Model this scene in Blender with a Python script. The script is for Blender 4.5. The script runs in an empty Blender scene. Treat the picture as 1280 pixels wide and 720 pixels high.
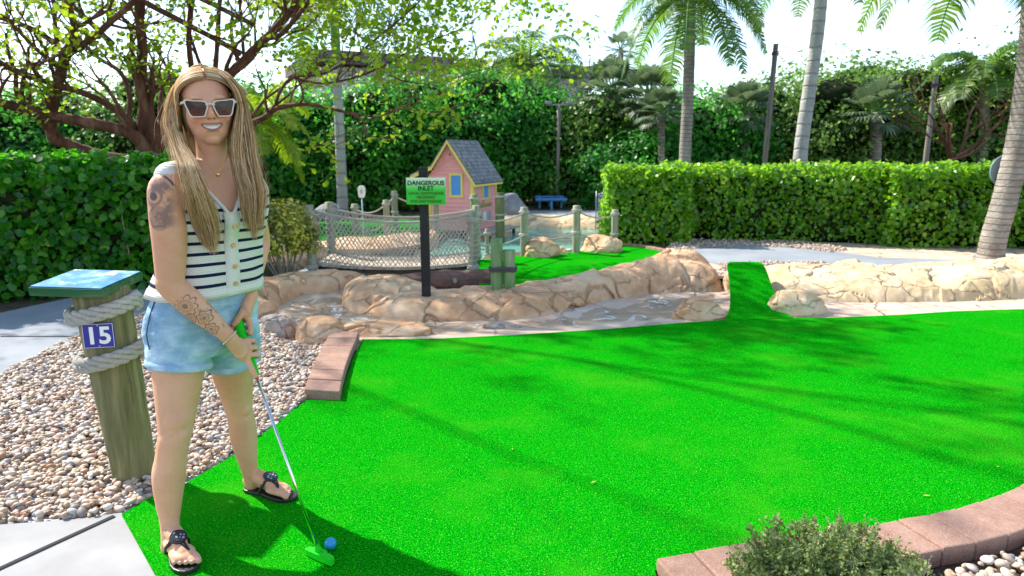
import bpy, bmesh, math, random
import numpy as np
from mathutils import Vector, Matrix, noise as mnoise

# ------------------------------------------------------------------ camera, sky, sun, exposure
F_PX, PITCH, CAM_H = 853.33, math.radians(11.27), 1.4
SC = bpy.context.scene
COL = SC.collection
cam_data = bpy.data.cameras.new('camera')
cam_data.sensor_width = 36.0
cam_data.lens = 24.0
cam_data.clip_start = 0.05
cam_data.clip_end = 3000
cam = bpy.data.objects.new('camera', cam_data)
COL.objects.link(cam)
cam.location = (0, 0, CAM_H)
cam.rotation_euler = (math.radians(90) - PITCH, 0, 0)
SC.camera = cam
cam_data.dof.use_dof = True
cam_data.dof.focus_distance = 2.7
cam_data.dof.aperture_fstop = 4.0

SUN_EL, SUN_AZ = 44.0, 147.0            # azimuth of the sun, degrees counter-clockwise from +X
world = bpy.data.worlds.new('World')
SC.world = world
world.use_nodes = True
wn = world.node_tree
for n in list(wn.nodes): wn.nodes.remove(n)
w_out = wn.nodes.new('ShaderNodeOutputWorld')
w_bg = wn.nodes.new('ShaderNodeBackground'); w_bg.inputs['Strength'].default_value = 0.145
w_sky = wn.nodes.new('ShaderNodeTexSky'); w_sky.sky_type = 'NISHITA'; w_sky.sun_disc = False
w_sky.sun_elevation = math.radians(SUN_EL)
w_sky.sun_rotation = math.radians(90 - SUN_AZ)
w_sky.air_density = 1.0; w_sky.dust_density = 0.35; w_sky.ozone_density = 1.0
# clouds: real sky brightness, laid out by direction on a flat cloud layer
w_tc = wn.nodes.new('ShaderNodeTexCoord')
w_sep = wn.nodes.new('ShaderNodeSeparateXYZ'); wn.links.new(w_tc.outputs['Generated'], w_sep.inputs[0])
w_mz = wn.nodes.new('ShaderNodeMath'); w_mz.operation = 'ADD'; wn.links.new(w_sep.outputs[2], w_mz.inputs[0]); w_mz.inputs[1].default_value = 0.16
w_cmb = wn.nodes.new('ShaderNodeVectorMath'); w_cmb.operation = 'SCALE'
w_inv = wn.nodes.new('ShaderNodeMath'); w_inv.operation = 'DIVIDE'; w_inv.inputs[0].default_value = 1.0; wn.links.new(w_mz.outputs[0], w_inv.inputs[1])
wn.links.new(w_tc.outputs['Generated'], w_cmb.inputs[0]); wn.links.new(w_inv.outputs[0], w_cmb.inputs['Scale'])
w_no = wn.nodes.new('ShaderNodeTexNoise'); w_no.inputs['Scale'].default_value = 1.1; w_no.inputs['Detail'].default_value = 7; w_no.inputs['Roughness'].default_value = 0.55
wn.links.new(w_cmb.outputs[0], w_no.inputs['Vector'])
w_rmp = wn.nodes.new('ShaderNodeMapRange'); w_rmp.interpolation_type = 'SMOOTHSTEP'
w_rmp.inputs['From Min'].default_value = 0.53; w_rmp.inputs['From Max'].default_value = 0.72
w_rmp.inputs['To Max'].default_value = 0.9
wn.links.new(w_no.outputs[0], w_rmp.inputs['Value'])
w_mix = wn.nodes.new('ShaderNodeMix'); w_mix.data_type = 'RGBA'
wn.links.new(w_rmp.outputs[0], w_mix.inputs['Factor'])
wn.links.new(w_sky.outputs[0], w_mix.inputs[6]); w_mix.inputs[7].default_value = (4.6, 4.7, 4.8, 1)
wn.links.new(w_mix.outputs[2], w_bg.inputs['Color']); wn.links.new(w_bg.outputs[0], w_out.inputs[0])

sun_data = bpy.data.lights.new('sun', 'SUN')
sun_data.energy = 3.9
sun_data.angle = math.radians(1.0)
sun_data.color = (1.0, 0.94, 0.84)
sun = bpy.data.objects.new('sun', sun_data)
COL.objects.link(sun)
_az, _el = math.radians(SUN_AZ), math.radians(SUN_EL)
SUN_DIR = Vector((math.cos(_az) * math.cos(_el), math.sin(_az) * math.cos(_el), math.sin(_el)))
sun.rotation_euler = SUN_DIR.to_track_quat('Z', 'Y').to_euler()
sun.location = SUN_DIR * 40

SC.view_settings.view_transform = 'Standard'
SC.view_settings.look = 'None'
SC.view_settings.gamma = 1.0
SC.view_settings.exposure = 1.24
SC.render.engine = 'CYCLES'
SC.cycles.max_bounces = 8
SC.cycles.diffuse_bounces = 3
SC.cycles.glossy_bounces = 3
SC.cycles.transmission_bounces = 4
SC.cycles.transparent_max_bounces = 12
SC.cycles.caustics_reflective = False
SC.cycles.caustics_refractive = False

# ------------------------------------------------------------------ measuring: where a sight line meets a height or a distance
def _ray(x, y):
    u = (x - 640) / F_PX; v = (360 - y) / F_PX
    return u, math.cos(PITCH) + v * math.sin(PITCH), -math.sin(PITCH) + v * math.cos(PITCH)
def P(x, y, z=0.0):
    a, b, c = _ray(x, y); t = (z - CAM_H) / c
    return Vector((a * t, b * t, z))
def D(x, y, Y):
    a, b, c = _ray(x, y); t = Y / b
    return Vector((a * t, Y, CAM_H + c * t))

# ------------------------------------------------------------------ numeric helpers
def rng(seed): return np.random.default_rng(seed)
def _hash(ix, iy, iz, seed):
    h = (ix.astype(np.int64) * 374761393 + iy.astype(np.int64) * 668265263 + iz.astype(np.int64) * 2147483647 + seed * 1274126177) & 0xffffffff
    h = ((h ^ (h >> 13)) * 1274126177) & 0xffffffff
    h = (h ^ (h >> 16)) & 0xffffffff
    return h / 4294967295.0
def vnoise(p, scale=1.0, seed=0, octaves=1):
    p = np.asarray(p, dtype=float)
    if p.shape[1] == 2: p = np.c_[p, np.zeros(len(p))]
    out = np.zeros(len(p)); amp = 1.0; tot = 0
    for o in range(octaves):
        q = p * scale * (2 ** o) + 13.7 * o
        i = np.floor(q); f = q - i; f = f * f * (3 - 2 * f)
        v = 0
        for dx in (0, 1):
            for dy in (0, 1):
                for dz in (0, 1):
                    w = (f[:, 0] if dx else 1 - f[:, 0]) * (f[:, 1] if dy else 1 - f[:, 1]) * (f[:, 2] if dz else 1 - f[:, 2])
                    v = v + w * _hash(i[:, 0] + dx, i[:, 1] + dy, i[:, 2] + dz, seed + o)
        out += amp * v; tot += amp; amp *= 0.5
    return out / tot * 2 - 1
def inside(pts, poly):
    x, y = pts[:, 0], pts[:, 1]; r = np.zeros(len(pts), bool); n = len(poly)
    for i in range(n):
        x1, y1 = poly[i][0], poly[i][1]; x2, y2 = poly[(i + 1) % n][0], poly[(i + 1) % n][1]
        c = ((y1 > y) != (y2 > y)) & (x < (x2 - x1) * (y - y1) / (y2 - y1 + 1e-12) + x1)
        r ^= c
    return r
def poly_dist(pts, poly):
    d = np.full(len(pts), 1e9); n = len(poly)
    for i in range(n):
        a = np.array(poly[i][:2], float); b = np.array(poly[(i + 1) % n][:2], float)
        ab = b - a; t = np.clip(((pts - a) @ ab) / (ab @ ab + 1e-12), 0, 1)
        d = np.minimum(d, np.linalg.norm(pts - (a + t[:, None] * ab), axis=1))
    return d
def smooth_pts(pts, n=8, closed=False):
    """Catmull-Rom through pts."""
    P_ = [np.array(p, float) for p in pts]; out = []; m = len(P_)
    rngi = range(m) if closed else range(m - 1)
    for i in rngi:
        p0 = P_[(i - 1) % m] if (closed or i > 0) else 2 * P_[0] - P_[1]
        p1 = P_[i]; p2 = P_[(i + 1) % m]
        p3 = P_[(i + 2) % m] if (closed or i + 2 < m) else 2 * P_[-1] - P_[-2]
        for k in range(n):
            t = k / n
            out.append(0.5 * ((2 * p1) + (-p0 + p2) * t + (2 * p0 - 5 * p1 + 4 * p2 - p3) * t * t + (-p0 + 3 * p1 - 3 * p2 + p3) * t ** 3))
    if not closed: out.append(P_[-1])
    return np.array(out)

# ------------------------------------------------------------------ objects
def tag(o, label=None, cat=None, group=None, kind=None):
    if label: o['label'] = label
    if cat: o['category'] = cat
    if group: o['group'] = group
    if kind: o['kind'] = kind
    return o
def empty(name, loc=(0, 0, 0), label=None, cat=None, group=None):
    o = bpy.data.objects.new(name, None); COL.objects.link(o); o.location = loc
    o.empty_display_size = 0.1
    return tag(o, label, cat, group)
def link_mesh(name, me, mat=None, parent=None, smooth=False, origin=None):
    if origin is not None:
        me.transform(Matrix.Translation(-Vector(origin)))
    if mat is not None:
        for m in (mat if isinstance(mat, (list, tuple)) else [mat]): me.materials.append(m)
    if smooth:
        me.polygons.foreach_set('use_smooth', np.ones(len(me.polygons), bool))
    o = bpy.data.objects.new(name, me); COL.objects.link(o)
    if origin is not None: o.location = origin
    if parent is not None:
        o.parent = parent
        if origin is None: o.location = -Vector(parent_world(parent))   # geometry was written in place coordinates
        else: o.location = Vector(origin) - Vector(parent_world(parent))
    return o
def parent_world(p):
    v = Vector(p.location)
    while p.parent is not None:
        p = p.parent; v = v + Vector(p.location)
    return v
def np_mesh(name, V, F):
    """V (n,3); F (m,k) int array with constant k, or list of those arrays."""
    Fs = F if isinstance(F, list) else [F]
    Fs = [f for f in Fs if len(f)]
    me = bpy.data.meshes.new(name)
    me.vertices.add(len(V)); me.vertices.foreach_set('co', np.asarray(V, np.float32).ravel())
    nl = sum(f.size for f in Fs); nf = sum(len(f) for f in Fs)
    me.loops.add(nl); me.loops.foreach_set('vertex_index', np.concatenate([f.ravel() for f in Fs]).astype(np.int32))
    me.polygons.add(nf)
    tot = np.concatenate([np.full(len(f), f.shape[1]) for f in Fs]); st = np.concatenate([[0], np.cumsum(tot)[:-1]])
    me.polygons.foreach_set('loop_start', st.astype(np.int32))
    me.update(calc_edges=True)
    return me
class MB:
    def __init__(s): s.v = []; s.f = []; s.m = []
    def add(s, vs, fs, mi=0):
        b = len(s.v); s.v += [tuple(v) for v in vs]; s.f += [tuple(i + b for i in f) for f in fs]; s.m += [mi] * len(fs); return s
    def box(s, c, d, rz=0.0, M=None, mi=0):
        x, y, z = d[0] / 2, d[1] / 2, d[2] / 2
        vs = [Vector(p) for p in ((-x,-y,-z),(x,-y,-z),(x,y,-z),(-x,y,-z),(-x,-y,z),(x,-y,z),(x,y,z),(-x,y,z))]
        R = M if M is not None else Matrix.Rotation(rz, 3, 'Z')
        return s.add([Vector(c) + R @ v for v in vs], [(0,3,2,1),(4,5,6,7),(0,1,5,4),(1,2,6,5),(2,3,7,6),(3,0,4,7)], mi)
    def tube(s, pts, rad, n=8, cap=True, mi=0, sq=None):
        pts = [Vector(p) for p in pts]; m = len(pts)
        if not hasattr(rad, '__len__'): rad = [rad] * m
        T = []
        for i in range(m):
            t = (pts[min(i + 1, m - 1)] - pts[max(i - 1, 0)]); T.append(t.normalized() if t.length > 1e-9 else Vector((0, 0, 1)))
        up = Vector((0, 0, 1)) if abs(T[0].z) < 0.9 else Vector((1, 0, 0))
        nx = T[0].cross(up).normalized(); vs = []
        for i in range(m):
            nx = (nx - T[i] * nx.dot(T[i]));
            nx = nx.normalized() if nx.length > 1e-6 else T[i].orthogonal().normalized()
            ny = T[i].cross(nx)
            for k in range(n):
                a = 2 * math.pi * k / n
                vs.append(pts[i] + (nx * math.cos(a) + ny * math.sin(a) * (sq or 1)) * rad[i])
        fs = [(i * n + k, i * n + (k + 1) % n, (i + 1) * n + (k + 1) % n, (i + 1) * n + k) for i in range(m - 1) for k in range(n)]
        if cap: fs += [tuple(range(n - 1, -1, -1)), tuple((m - 1) * n + k for k in range(n))]
        return s.add(vs, fs, mi)
    def prism(s, poly, z0, z1, mi=0):
        n = len(poly); vs = [(p[0], p[1], z0) for p in poly] + [(p[0], p[1], z1) for p in poly]
        fs = [tuple(range(n - 1, -1, -1)), tuple(range(n, 2 * n))] + [(i, (i + 1) % n, n + (i + 1) % n, n + i) for i in range(n)]
        return s.add(vs, fs, mi)
    def quadprism(s, pts, off, mi=0):
        """polygon pts extruded by vector off"""
        n = len(pts); pts = [Vector(p) for p in pts]; vs = pts + [p + Vector(off) for p in pts]
        return s.add(vs, [tuple(range(n - 1, -1, -1)), tuple(range(n, 2 * n))] + [(i, (i + 1) % n, n + (i + 1) % n, n + i) for i in range(n)], mi)
    def ellipsoid(s, c, r, M=None, nu=16, nv=10, mi=0):
        vs = []; M = M or Matrix.Identity(3); c = Vector(c)
        for j in range(1, nv):
            th = math.pi * j / nv
            for i in range(nu):
                ph = 2 * math.pi * i / nu
                vs.append(c + M @ Vector((r[0] * math.sin(th) * math.cos(ph), r[1] * math.sin(th) * math.sin(ph), r[2] * math.cos(th))))
        t = len(vs); vs += [c + M @ Vector((0, 0, r[2])), c + M @ Vector((0, 0, -r[2]))]
        fs = [(j * nu + i, (j + 1) * nu + i, (j + 1) * nu + (i + 1) % nu, j * nu + (i + 1) % nu) for j in range(nv - 2) for i in range(nu)]
        fs += [(t, i, (i + 1) % nu) for i in range(nu)] + [(t + 1, (nv - 2) * nu + (i + 1) % nu, (nv - 2) * nu + i) for i in range(nu)]
        return s.add(vs, fs, mi)
    def build(s, name, mat, parent=None, smooth=False, bevel=0, segs=2, origin=None, fixn=True):
        me = bpy.data.meshes.new(name); me.from_pydata(s.v, [], s.f); 
        if any(s.m): me.polygons.foreach_set('material_index', s.m)
        if fixn:
            bm = bmesh.new(); bm.from_mesh(me); bmesh.ops.recalc_face_normals(bm, faces=bm.faces); bm.to_mesh(me); bm.free()
        me.update()
        o = link_mesh(name, me, mat, parent, smooth, origin)
        if bevel:
            b = o.modifiers.new('bevel', 'BEVEL'); b.width = bevel; b.segments = segs; b.limit_method = 'ANGLE'; b.angle_limit = math.radians(40)
        return o
def copy_tree(o, loc=None, rz=None, label=None, scale=None):
    r = o.copy(); COL.objects.link(r)
    if loc is not None: r.location = loc
    if rz is not None: r.rotation_euler = (0, 0, rz)
    if scale is not None: r.scale = (scale,) * 3
    if label: r['label'] = label
    for ch in list(o.children):
        c = ch.copy(); COL.objects.link(c); c.parent = r
        for g in list(ch.children):
            d = g.copy(); COL.objects.link(d); d.parent = c
    return r

# ------------------------------------------------------------------ procedural materials
class S:
    """socket with arithmetic: every operator adds a Math node"""
    def __init__(s, nt, o): s.nt = nt; s.o = o
    def _op(s, op, b=None, c=None, rev=False):
        n = s.nt.nodes.new('ShaderNodeMath'); n.operation = op
        args = [s] + ([b] if b is not None else []) + ([c] if c is not None else [])
        if rev: args = [b, s]
        for i, a in enumerate(args):
            if isinstance(a, S): s.nt.links.new(a.o, n.inputs[i])
            else: n.inputs[i].default_value = float(a)
        return S(s.nt, n.outputs[0])
    def __add__(s, b): return s._op('ADD', b)
    __radd__ = __add__
    def __sub__(s, b): return s._op('SUBTRACT', b)
    def __rsub__(s, b): return s._op('SUBTRACT', b, rev=True)
    def __mul__(s, b): return s._op('MULTIPLY', b)
    __rmul__ = __mul__
    def __truediv__(s, b): return s._op('DIVIDE', b)
    def abs(s): return s._op('ABSOLUTE')
    def max(s, b): return s._op('MAXIMUM', b)
    def min(s, b): return s._op('MINIMUM', b)
    def sqrt(s): return s._op('SQRT')
    def sin(s): return s._op('SINE')
    def fract(s): return s._op('FRACT')
    def floor(s): return s._op('FLOOR')
    def lt(s, b): return s._op('LESS_THAN', b)
    def gt(s, b): return s._op('GREATER_THAN', b)
    def atan2(s, b): return s._op('ARCTAN2', b)
    def step(s, a, b):
        """0 below a, 1 above b, smooth (a>b gives the reverse)"""
        n = s.nt.nodes.new('ShaderNodeMapRange'); n.interpolation_type = 'SMOOTHSTEP'
        s.nt.links.new(s.o, n.inputs['Value'])
        if a < b:
            n.inputs['From Min'].default_value = a; n.inputs['From Max'].default_value = b
        else:
            n.inputs['From Min'].default_value = b; n.inputs['From Max'].default_value = a
            n.inputs['To Min'].default_value = 1; n.inputs['To Max'].default_value = 0
        return S(s.nt, n.outputs[0])
class Mat:
    def __init__(s, name, rough=0.7, spec=0.3):
        s.m = bpy.data.materials.new(name); s.m.use_nodes = True; s.nt = s.m.node_tree
        s.b = s.nt.nodes['Principled BSDF']; s.out = s.nt.nodes['Material Output']
        s.set('Roughness', rough); s.set('Specular IOR Level', spec)
        s._xyz = None
    def set(s, k, v):
        i = s.b.inputs[k]
        if isinstance(v, S): s.nt.links.new(v.o, i)
        elif hasattr(v, 'is_output'): s.nt.links.new(v, i)
        else: i.default_value = (tuple(v) + (1,)) if (hasattr(v, '__len__') and len(v) == 3 and i.type == 'RGBA') else v
        return s
    def xyz(s):
        if s._xyz is None:
            tc = s.nt.nodes.new('ShaderNodeTexCoord'); s.vec = tc.outputs['Object']
            sp = s.nt.nodes.new('ShaderNodeSeparateXYZ'); s.nt.links.new(s.vec, sp.inputs[0])
            s._xyz = [S(s.nt, o) for o in sp.outputs]
        return s._xyz
    def vecof(s, x, y, z):
        n = s.nt.nodes.new('ShaderNodeCombineXYZ')
        for i, a in enumerate((x, y, z)):
            if isinstance(a, S): s.nt.links.new(a.o, n.inputs[i])
            else: n.inputs[i].default_value = a
        return n.outputs[0]
    def vscale(s, sc, vec=None):
        s.xyz(); n = s.nt.nodes.new('ShaderNodeVectorMath'); n.operation = 'MULTIPLY'
        s.nt.links.new(vec or s.vec, n.inputs[0]); n.inputs[1].default_value = sc; return n.outputs[0]
    def noise(s, scale, detail=4, rough=0.55, vec=None, dist=0.0, off=0):
        s.xyz(); n = s.nt.nodes.new('ShaderNodeTexNoise'); n.inputs['Scale'].default_value = scale
        n.inputs['Detail'].default_value = detail; n.inputs['Roughness'].default_value = rough; n.inputs['Distortion'].default_value = dist
        v = vec or s.vec
        if off:
            a = s.nt.nodes.new('ShaderNodeVectorMath'); a.operation = 'ADD'; s.nt.links.new(v, a.inputs[0]); a.inputs[1].default_value = (off, off * 1.3, off * .7); v = a.outputs[0]
        s.nt.links.new(v, n.inputs['Vector']); return S(s.nt, n.outputs[0])
    def voro(s, scale, feature='F1', vec=None, rand=1.0, out='Distance'):
        s.xyz(); n = s.nt.nodes.new('ShaderNodeTexVoronoi'); n.feature = feature; n.inputs['Scale'].default_value = scale
        n.inputs['Randomness'].default_value = rand
        s.nt.links.new(vec or s.vec, n.inputs['Vector']); return S(s.nt, n.outputs[out])
    def rand(s):
        g = s.nt.nodes.new('ShaderNodeNewGeometry'); return S(s.nt, g.outputs['Random Per Island'])
    def attr(s, name):
        a = s.nt.nodes.new('ShaderNodeAttribute'); a.attribute_name = name; return S(s.nt, a.outputs['Fac'])
    def ramp(s, fac, stops, interp='LINEAR'):
        n = s.nt.nodes.new('ShaderNodeValToRGB'); n.color_ramp.interpolation = interp; e = n.color_ramp.elements
        while len(e) < len(stops): e.new(0.5)
        for i, (p, c) in enumerate(stops): e[i].position = p; e[i].color = tuple(c) + (1,)
        if isinstance(fac, S): s.nt.links.new(fac.o, n.inputs[0])
        return n.outputs[0]
    def mix(s, f, a, b, mode='MIX'):
        n = s.nt.nodes.new('ShaderNodeMix'); n.data_type = 'RGBA'; n.blend_type = mode
        for i, v in ((0, f), (6, a), (7, b)):
            if isinstance(v, S): s.nt.links.new(v.o, n.inputs[i])
            elif hasattr(v, 'is_output'): s.nt.links.new(v, n.inputs[i])
            elif hasattr(v, '__len__'): n.inputs[i].default_value = tuple(v) + (1,)
            else: n.inputs[i].default_value = v
        return n.outputs[2]
    def bump(s, h, strength=0.3, dist=0.01):
        n = s.nt.nodes.new('ShaderNodeBump'); n.inputs['Strength'].default_value = strength; n.inputs['Distance'].default_value = dist
        s.nt.links.new(h.o, n.inputs['Height']); s.nt.links.new(n.outputs[0], s.b.inputs['Normal']); return s
    def translucent(s, col, fac=0.35):
        t = s.nt.nodes.new('ShaderNodeBsdfTranslucent'); mx = s.nt.nodes.new('ShaderNodeMixShader'); mx.inputs[0].default_value = fac
        if hasattr(col, 'is_output'): s.nt.links.new(col, t.inputs[0])
        else: t.inputs[0].default_value = tuple(col) + (1,)
        s.nt.links.new(s.b.outputs[0], mx.inputs[1]); s.nt.links.new(t.outputs[0], mx.inputs[2]); s.nt.links.new(mx.outputs[0], s.out.inputs[0]); return s

def flat(name, c, rough=0.6, spec=0.3, metal=0.0, var=0.12, vs=8, bump=0.15, bs=60):
    m = Mat(name, rough, spec); n = m.noise(vs, 5)
    lo = tuple(x * (1 - var) for x in c); hi = tuple(min(1, x * (1 + var)) for x in c)
    m.set('Base Color', m.ramp(n, [(0.3, lo), (0.7, hi)])); m.set('Metallic', metal)
    if bump: m.bump(m.noise(bs, 3), bump, 0.003)
    return m.m

def leafmat(name, stops, trans, rough=0.45, spec=0.35, tf=0.35):
    m = Mat(name, rough, spec); r = m.rand(); n = m.noise(0.9, 2)
    c = m.ramp(r * 0.75 + (n - 0.5) * 0.9 + 0.12, stops); m.set('Base Color', c)
    t = m.mix(0.75, c, trans); m.translucent(t, tf); return m.m

M = {}
# turf: saturated artificial grass, clumpy fibres
m = Mat('turf', 1.0, 0.0); n1 = m.noise(150, 2, 0.7); n2 = m.noise(1.4, 4, 0.6); n3 = m.voro(210)
c = m.ramp(n1 * 0.72 + n3 * 0.35, [(0.32, (0.0003, 0.075, 0.003)), (0.48, (0.0005, 0.21, 0.003)), (0.60, (0.001, 0.34, 0.003)), (0.72, (0.05, 0.44, 0.015)), (0.80, (0.30, 0.54, 0.09))])
c2 = m.mix(n2.step(0.48, 0.72) * 0.30, c, (0.07, 0.38, 0.012))
m.set('Base Color', c2); m.bump(n1 + n3 * 0.6, 0.75, 0.006); M['turf'] = m.m
m = Mat('concrete', 0.8, 0.2); n1 = m.noise(3, 5); n2 = m.noise(160, 3)
m.set('Base Color', m.mix((n2.step(0.55, 0.75)) * 0.3, m.ramp(n1, [(0.3, (0.26, 0.255, 0.25)), (0.7, (0.38, 0.375, 0.37))]), (0.35, 0.33, 0.31)))
m.bump(n2, 0.3, 0.002); M['concrete'] = m.m
m = Mat('grey_concrete', 0.85, 0.2); n1 = m.noise(2.2, 5); n2 = m.noise(110, 3)
m.set('Base Color', m.ramp(n1 * 0.8 + n2 * 0.2, [(0.3, (0.22, 0.24, 0.27)), (0.7, (0.33, 0.35, 0.37))])); m.bump(n2, 0.3, 0.002); M['path'] = m.m
m = Mat('joint', 0.9, 0.1); m.set('Base Color', (0.045, 0.045, 0.045)); M['joint'] = m.m
m = Mat('soil', 0.95, 0.1); n1 = m.noise(6, 6); n2 = m.noise(45, 4)
m.set('Base Color', m.ramp(n1 * .5 + n2 * .5, [(0.35, (0.055, 0.04, 0.028)), (0.65, (0.16, 0.12, 0.085))])); m.bump(n2, 0.6, 0.02); M['soil'] = m.m
# pebbles
m = Mat('pebble', 0.55, 0.35); r = m.rand(); n = m.noise(60, 3)
c = m.ramp(r, [(0.0, (0.60, 0.46, 0.32)), (0.16, (0.70, 0.60, 0.47)), (0.32, (0.44, 0.28, 0.17)), (0.46, (0.52, 0.38, 0.27)), (0.58, (0.28, 0.27, 0.28)), (0.70, (0.70, 0.66, 0.60)), (0.82, (0.40, 0.18, 0.09)), (0.9, (0.56, 0.42, 0.28)), (1.0, (0.17, 0.165, 0.17))])
m.set('Base Color', m.mix(n * 0.35, c, (0.35, 0.28, 0.22), 'MIX')); m.bump(n, 0.15, 0.002); M['pebble'] = m.m
# sculpted rock
def rockmat(name, a, b, cc, dark=(0.10, 0.065, 0.045), crack=True, sc=1.0):
    m = Mat(name, 0.75, 0.25)
    n1 = m.noise(1.6 * sc, 5, 0.6); n2 = m.noise(9 * sc, 6, 0.65); n3 = m.noise(55, 4, 0.7)
    col = m.ramp(n1 * 0.65 + n2 * 0.35, [(0.34, a), (0.5, b), (0.64, cc)])
    col = m.mix(n2.step(0.56, 0.72) * 0.4, col, (min(1, cc[0] * 1.15), min(1, cc[1] * 1.12), min(1, cc[2] * 1.05)))
    if crack:
        w = m.nt.nodes.new('ShaderNodeVectorMath'); w.operation = 'ADD'; m.nt.links.new(m.vec, w.inputs[0])
        nn = m.nt.nodes.new('ShaderNodeTexNoise'); nn.inputs['Scale'].default_value = 4; nn.inputs['Detail'].default_value = 4
        m.nt.links.new(m.vec, nn.inputs['Vector']); s_ = m.nt.nodes.new('ShaderNodeVectorMath'); s_.operation = 'SCALE'; s_.inputs['Scale'].default_value = 0.22
        m.nt.links.new(nn.outputs['Color'], s_.inputs[0]); m.nt.links.new(s_.outputs[0], w.inputs[1])
        ve = m.voro(3.1 * sc, 'DISTANCE_TO_EDGE', w.outputs[0]); ck = ve.step(0.035, 0.006)
        gate = m.noise(2.7, 2, off=5).step(0.42, 0.55)
        at = m.attr('crack')
        k = (ck * gate).max(at)
        col = m.mix(k * 0.42, col, dark)
        m.bump(n3 * 0.3 + n2 * 0.8 - k * 1.1, 0.7, 0.018)
    else: m.bump(n3 * 0.3 + n2, 0.6, 0.015)
    m.set('Base Color', col); return m.m
M['rock'] = rockmat('peach_rock', (0.44, 0.22, 0.11), (0.64, 0.38, 0.21), (0.74, 0.53, 0.35))
M['rock_yellow'] = rockmat('yellow_rock', (0.50, 0.34, 0.16), (0.64, 0.46, 0.27), (0.72, 0.58, 0.40))
M['rock_grey'] = rockmat('grey_rock', (0.22, 0.20, 0.18), (0.34, 0.29, 0.25), (0.5, 0.4, 0.33))
M['boulder'] = rockmat('slate_boulder', (0.17, 0.17, 0.18), (0.25, 0.25, 0.26), (0.33, 0.33, 0.34), crack=False)
M['slab'] = rockmat('flat_slab', (0.50, 0.34, 0.24), (0.62, 0.45, 0.34), (0.68, 0.55, 0.44), sc=0.6)
# water
def watermat(name, tint, op, foam, fs):
    m = Mat(name, 0.06, 0.5)
    n = m.noise(fs, 5, 0.6, dist=1.0); f = n.step(foam, foam + 0.12)
    gl = m.nt.nodes.new('ShaderNodeBsdfTransparent'); gl.inputs[0].default_value = tuple(tint) + (1,)
    m.set('Base Color', m.mix(f, tint, (0.85, 0.86, 0.84))); m.set('Roughness', f * 0.5 + 0.05)
    m.bump(m.noise(fs * 2.5, 4, 0.6, dist=0.6), 0.45, 0.03)
    mx = m.nt.nodes.new('ShaderNodeMixShader'); a = (f * 0.5 + op).min(1.0)
    m.nt.links.new(a.o, mx.inputs[0]); m.nt.links.new(gl.outputs[0], mx.inputs[1]); m.nt.links.new(m.b.outputs[0], mx.inputs[2]); m.nt.links.new(mx.outputs[0], m.out.inputs[0])
    return m.m
M['stream'] = watermat('stream_water', (0.80, 0.76, 0.66), 0.20, 0.54, 8)
M['pond'] = watermat('pond_water', (0.16, 0.42, 0.34), 0.95, 0.60, 2.6)
# brick
m = Mat('brick', 0.85, 0.15); n1 = m.noise(11, 6, .7); n2 = m.noise(140, 3, 0.7); r = m.rand()
m.set('Base Color', m.mix(n2.step(0.5, 0.66) * 0.45, m.ramp(n1 * .5 + r * .5, [(0.25, (0.24, 0.125, 0.09)), (0.45, (0.36, 0.215, 0.16)), (0.6, (0.43, 0.30, 0.24)), (0.8, (0.38, 0.21, 0.145))]), (0.52, 0.40, 0.33)))
m.bump(n2, 0.6, 0.003); M['brick'] = m.m
# woods
def wood(name, a, b, c_, axis=2, k=1.0):
    m = Mat(name, 0.8, 0.2); sc = [14 * k, 14 * k, 14 * k]; sc[axis] = 1.3 * k
    v = m.vscale(tuple(sc)); n1 = m.noise(1.0, 6, 0.62, v, 0.8); n2 = m.noise(4.0, 4, 0.6, v); n3 = m.noise(3.5, 3)
    col = m.ramp(n1 * 0.6 + n2 * 0.3 + n3 * 0.1, [(0.33, a), (0.5, b), (0.66, c_)])
    m.set('Base Color', m.mix(n2.step(0.62, 0.7) * 0.6, col, tuple(x * 0.35 for x in a))); m.bump(n1 + n2, 0.5, 0.004); return m.m
M['post'] = wood('weathered_green_post', (0.07, 0.07, 0.03), (0.18, 0.17, 0.075), (0.34, 0.29, 0.155))
M['post_grey'] = wood('grey_piling', (0.14, 0.14, 0.10), (0.29, 0.29, 0.20), (0.46, 0.44, 0.34))
M['post_green'] = wood('mossy_piling', (0.07, 0.13, 0.05), (0.17, 0.27, 0.11), (0.40, 0.40, 0.26))
M['deck'] = wood('deck_board', (0.28, 0.23, 0.18), (0.46, 0.38, 0.30), (0.6, 0.52, 0.43), 1)
M['log'] = wood('dark_log', (0.07, 0.038, 0.03), (0.15, 0.085, 0.068), (0.27, 0.17, 0.14), 0)
M['bark_red'] = wood('red_bark', (0.055, 0.022, 0.015), (0.13, 0.055, 0.035), (0.27, 0.15, 0.10), 2, 0.5)
M['bark_grey'] = wood('grey_bark', (0.12, 0.10, 0.085), (0.21, 0.18, 0.15), (0.34, 0.30, 0.26), 2, 0.5)
M['bark_dark'] = wood('dark_bark', (0.04, 0.03, 0.022), (0.09, 0.07, 0.05), (0.15, 0.12, 0.09), 2, 0.5)
M['stem_pale'] = wood('pale_stem', (0.20, 0.16, 0.12), (0.32, 0.27, 0.21), (0.45, 0.40, 0.33), 2, 1)
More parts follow.
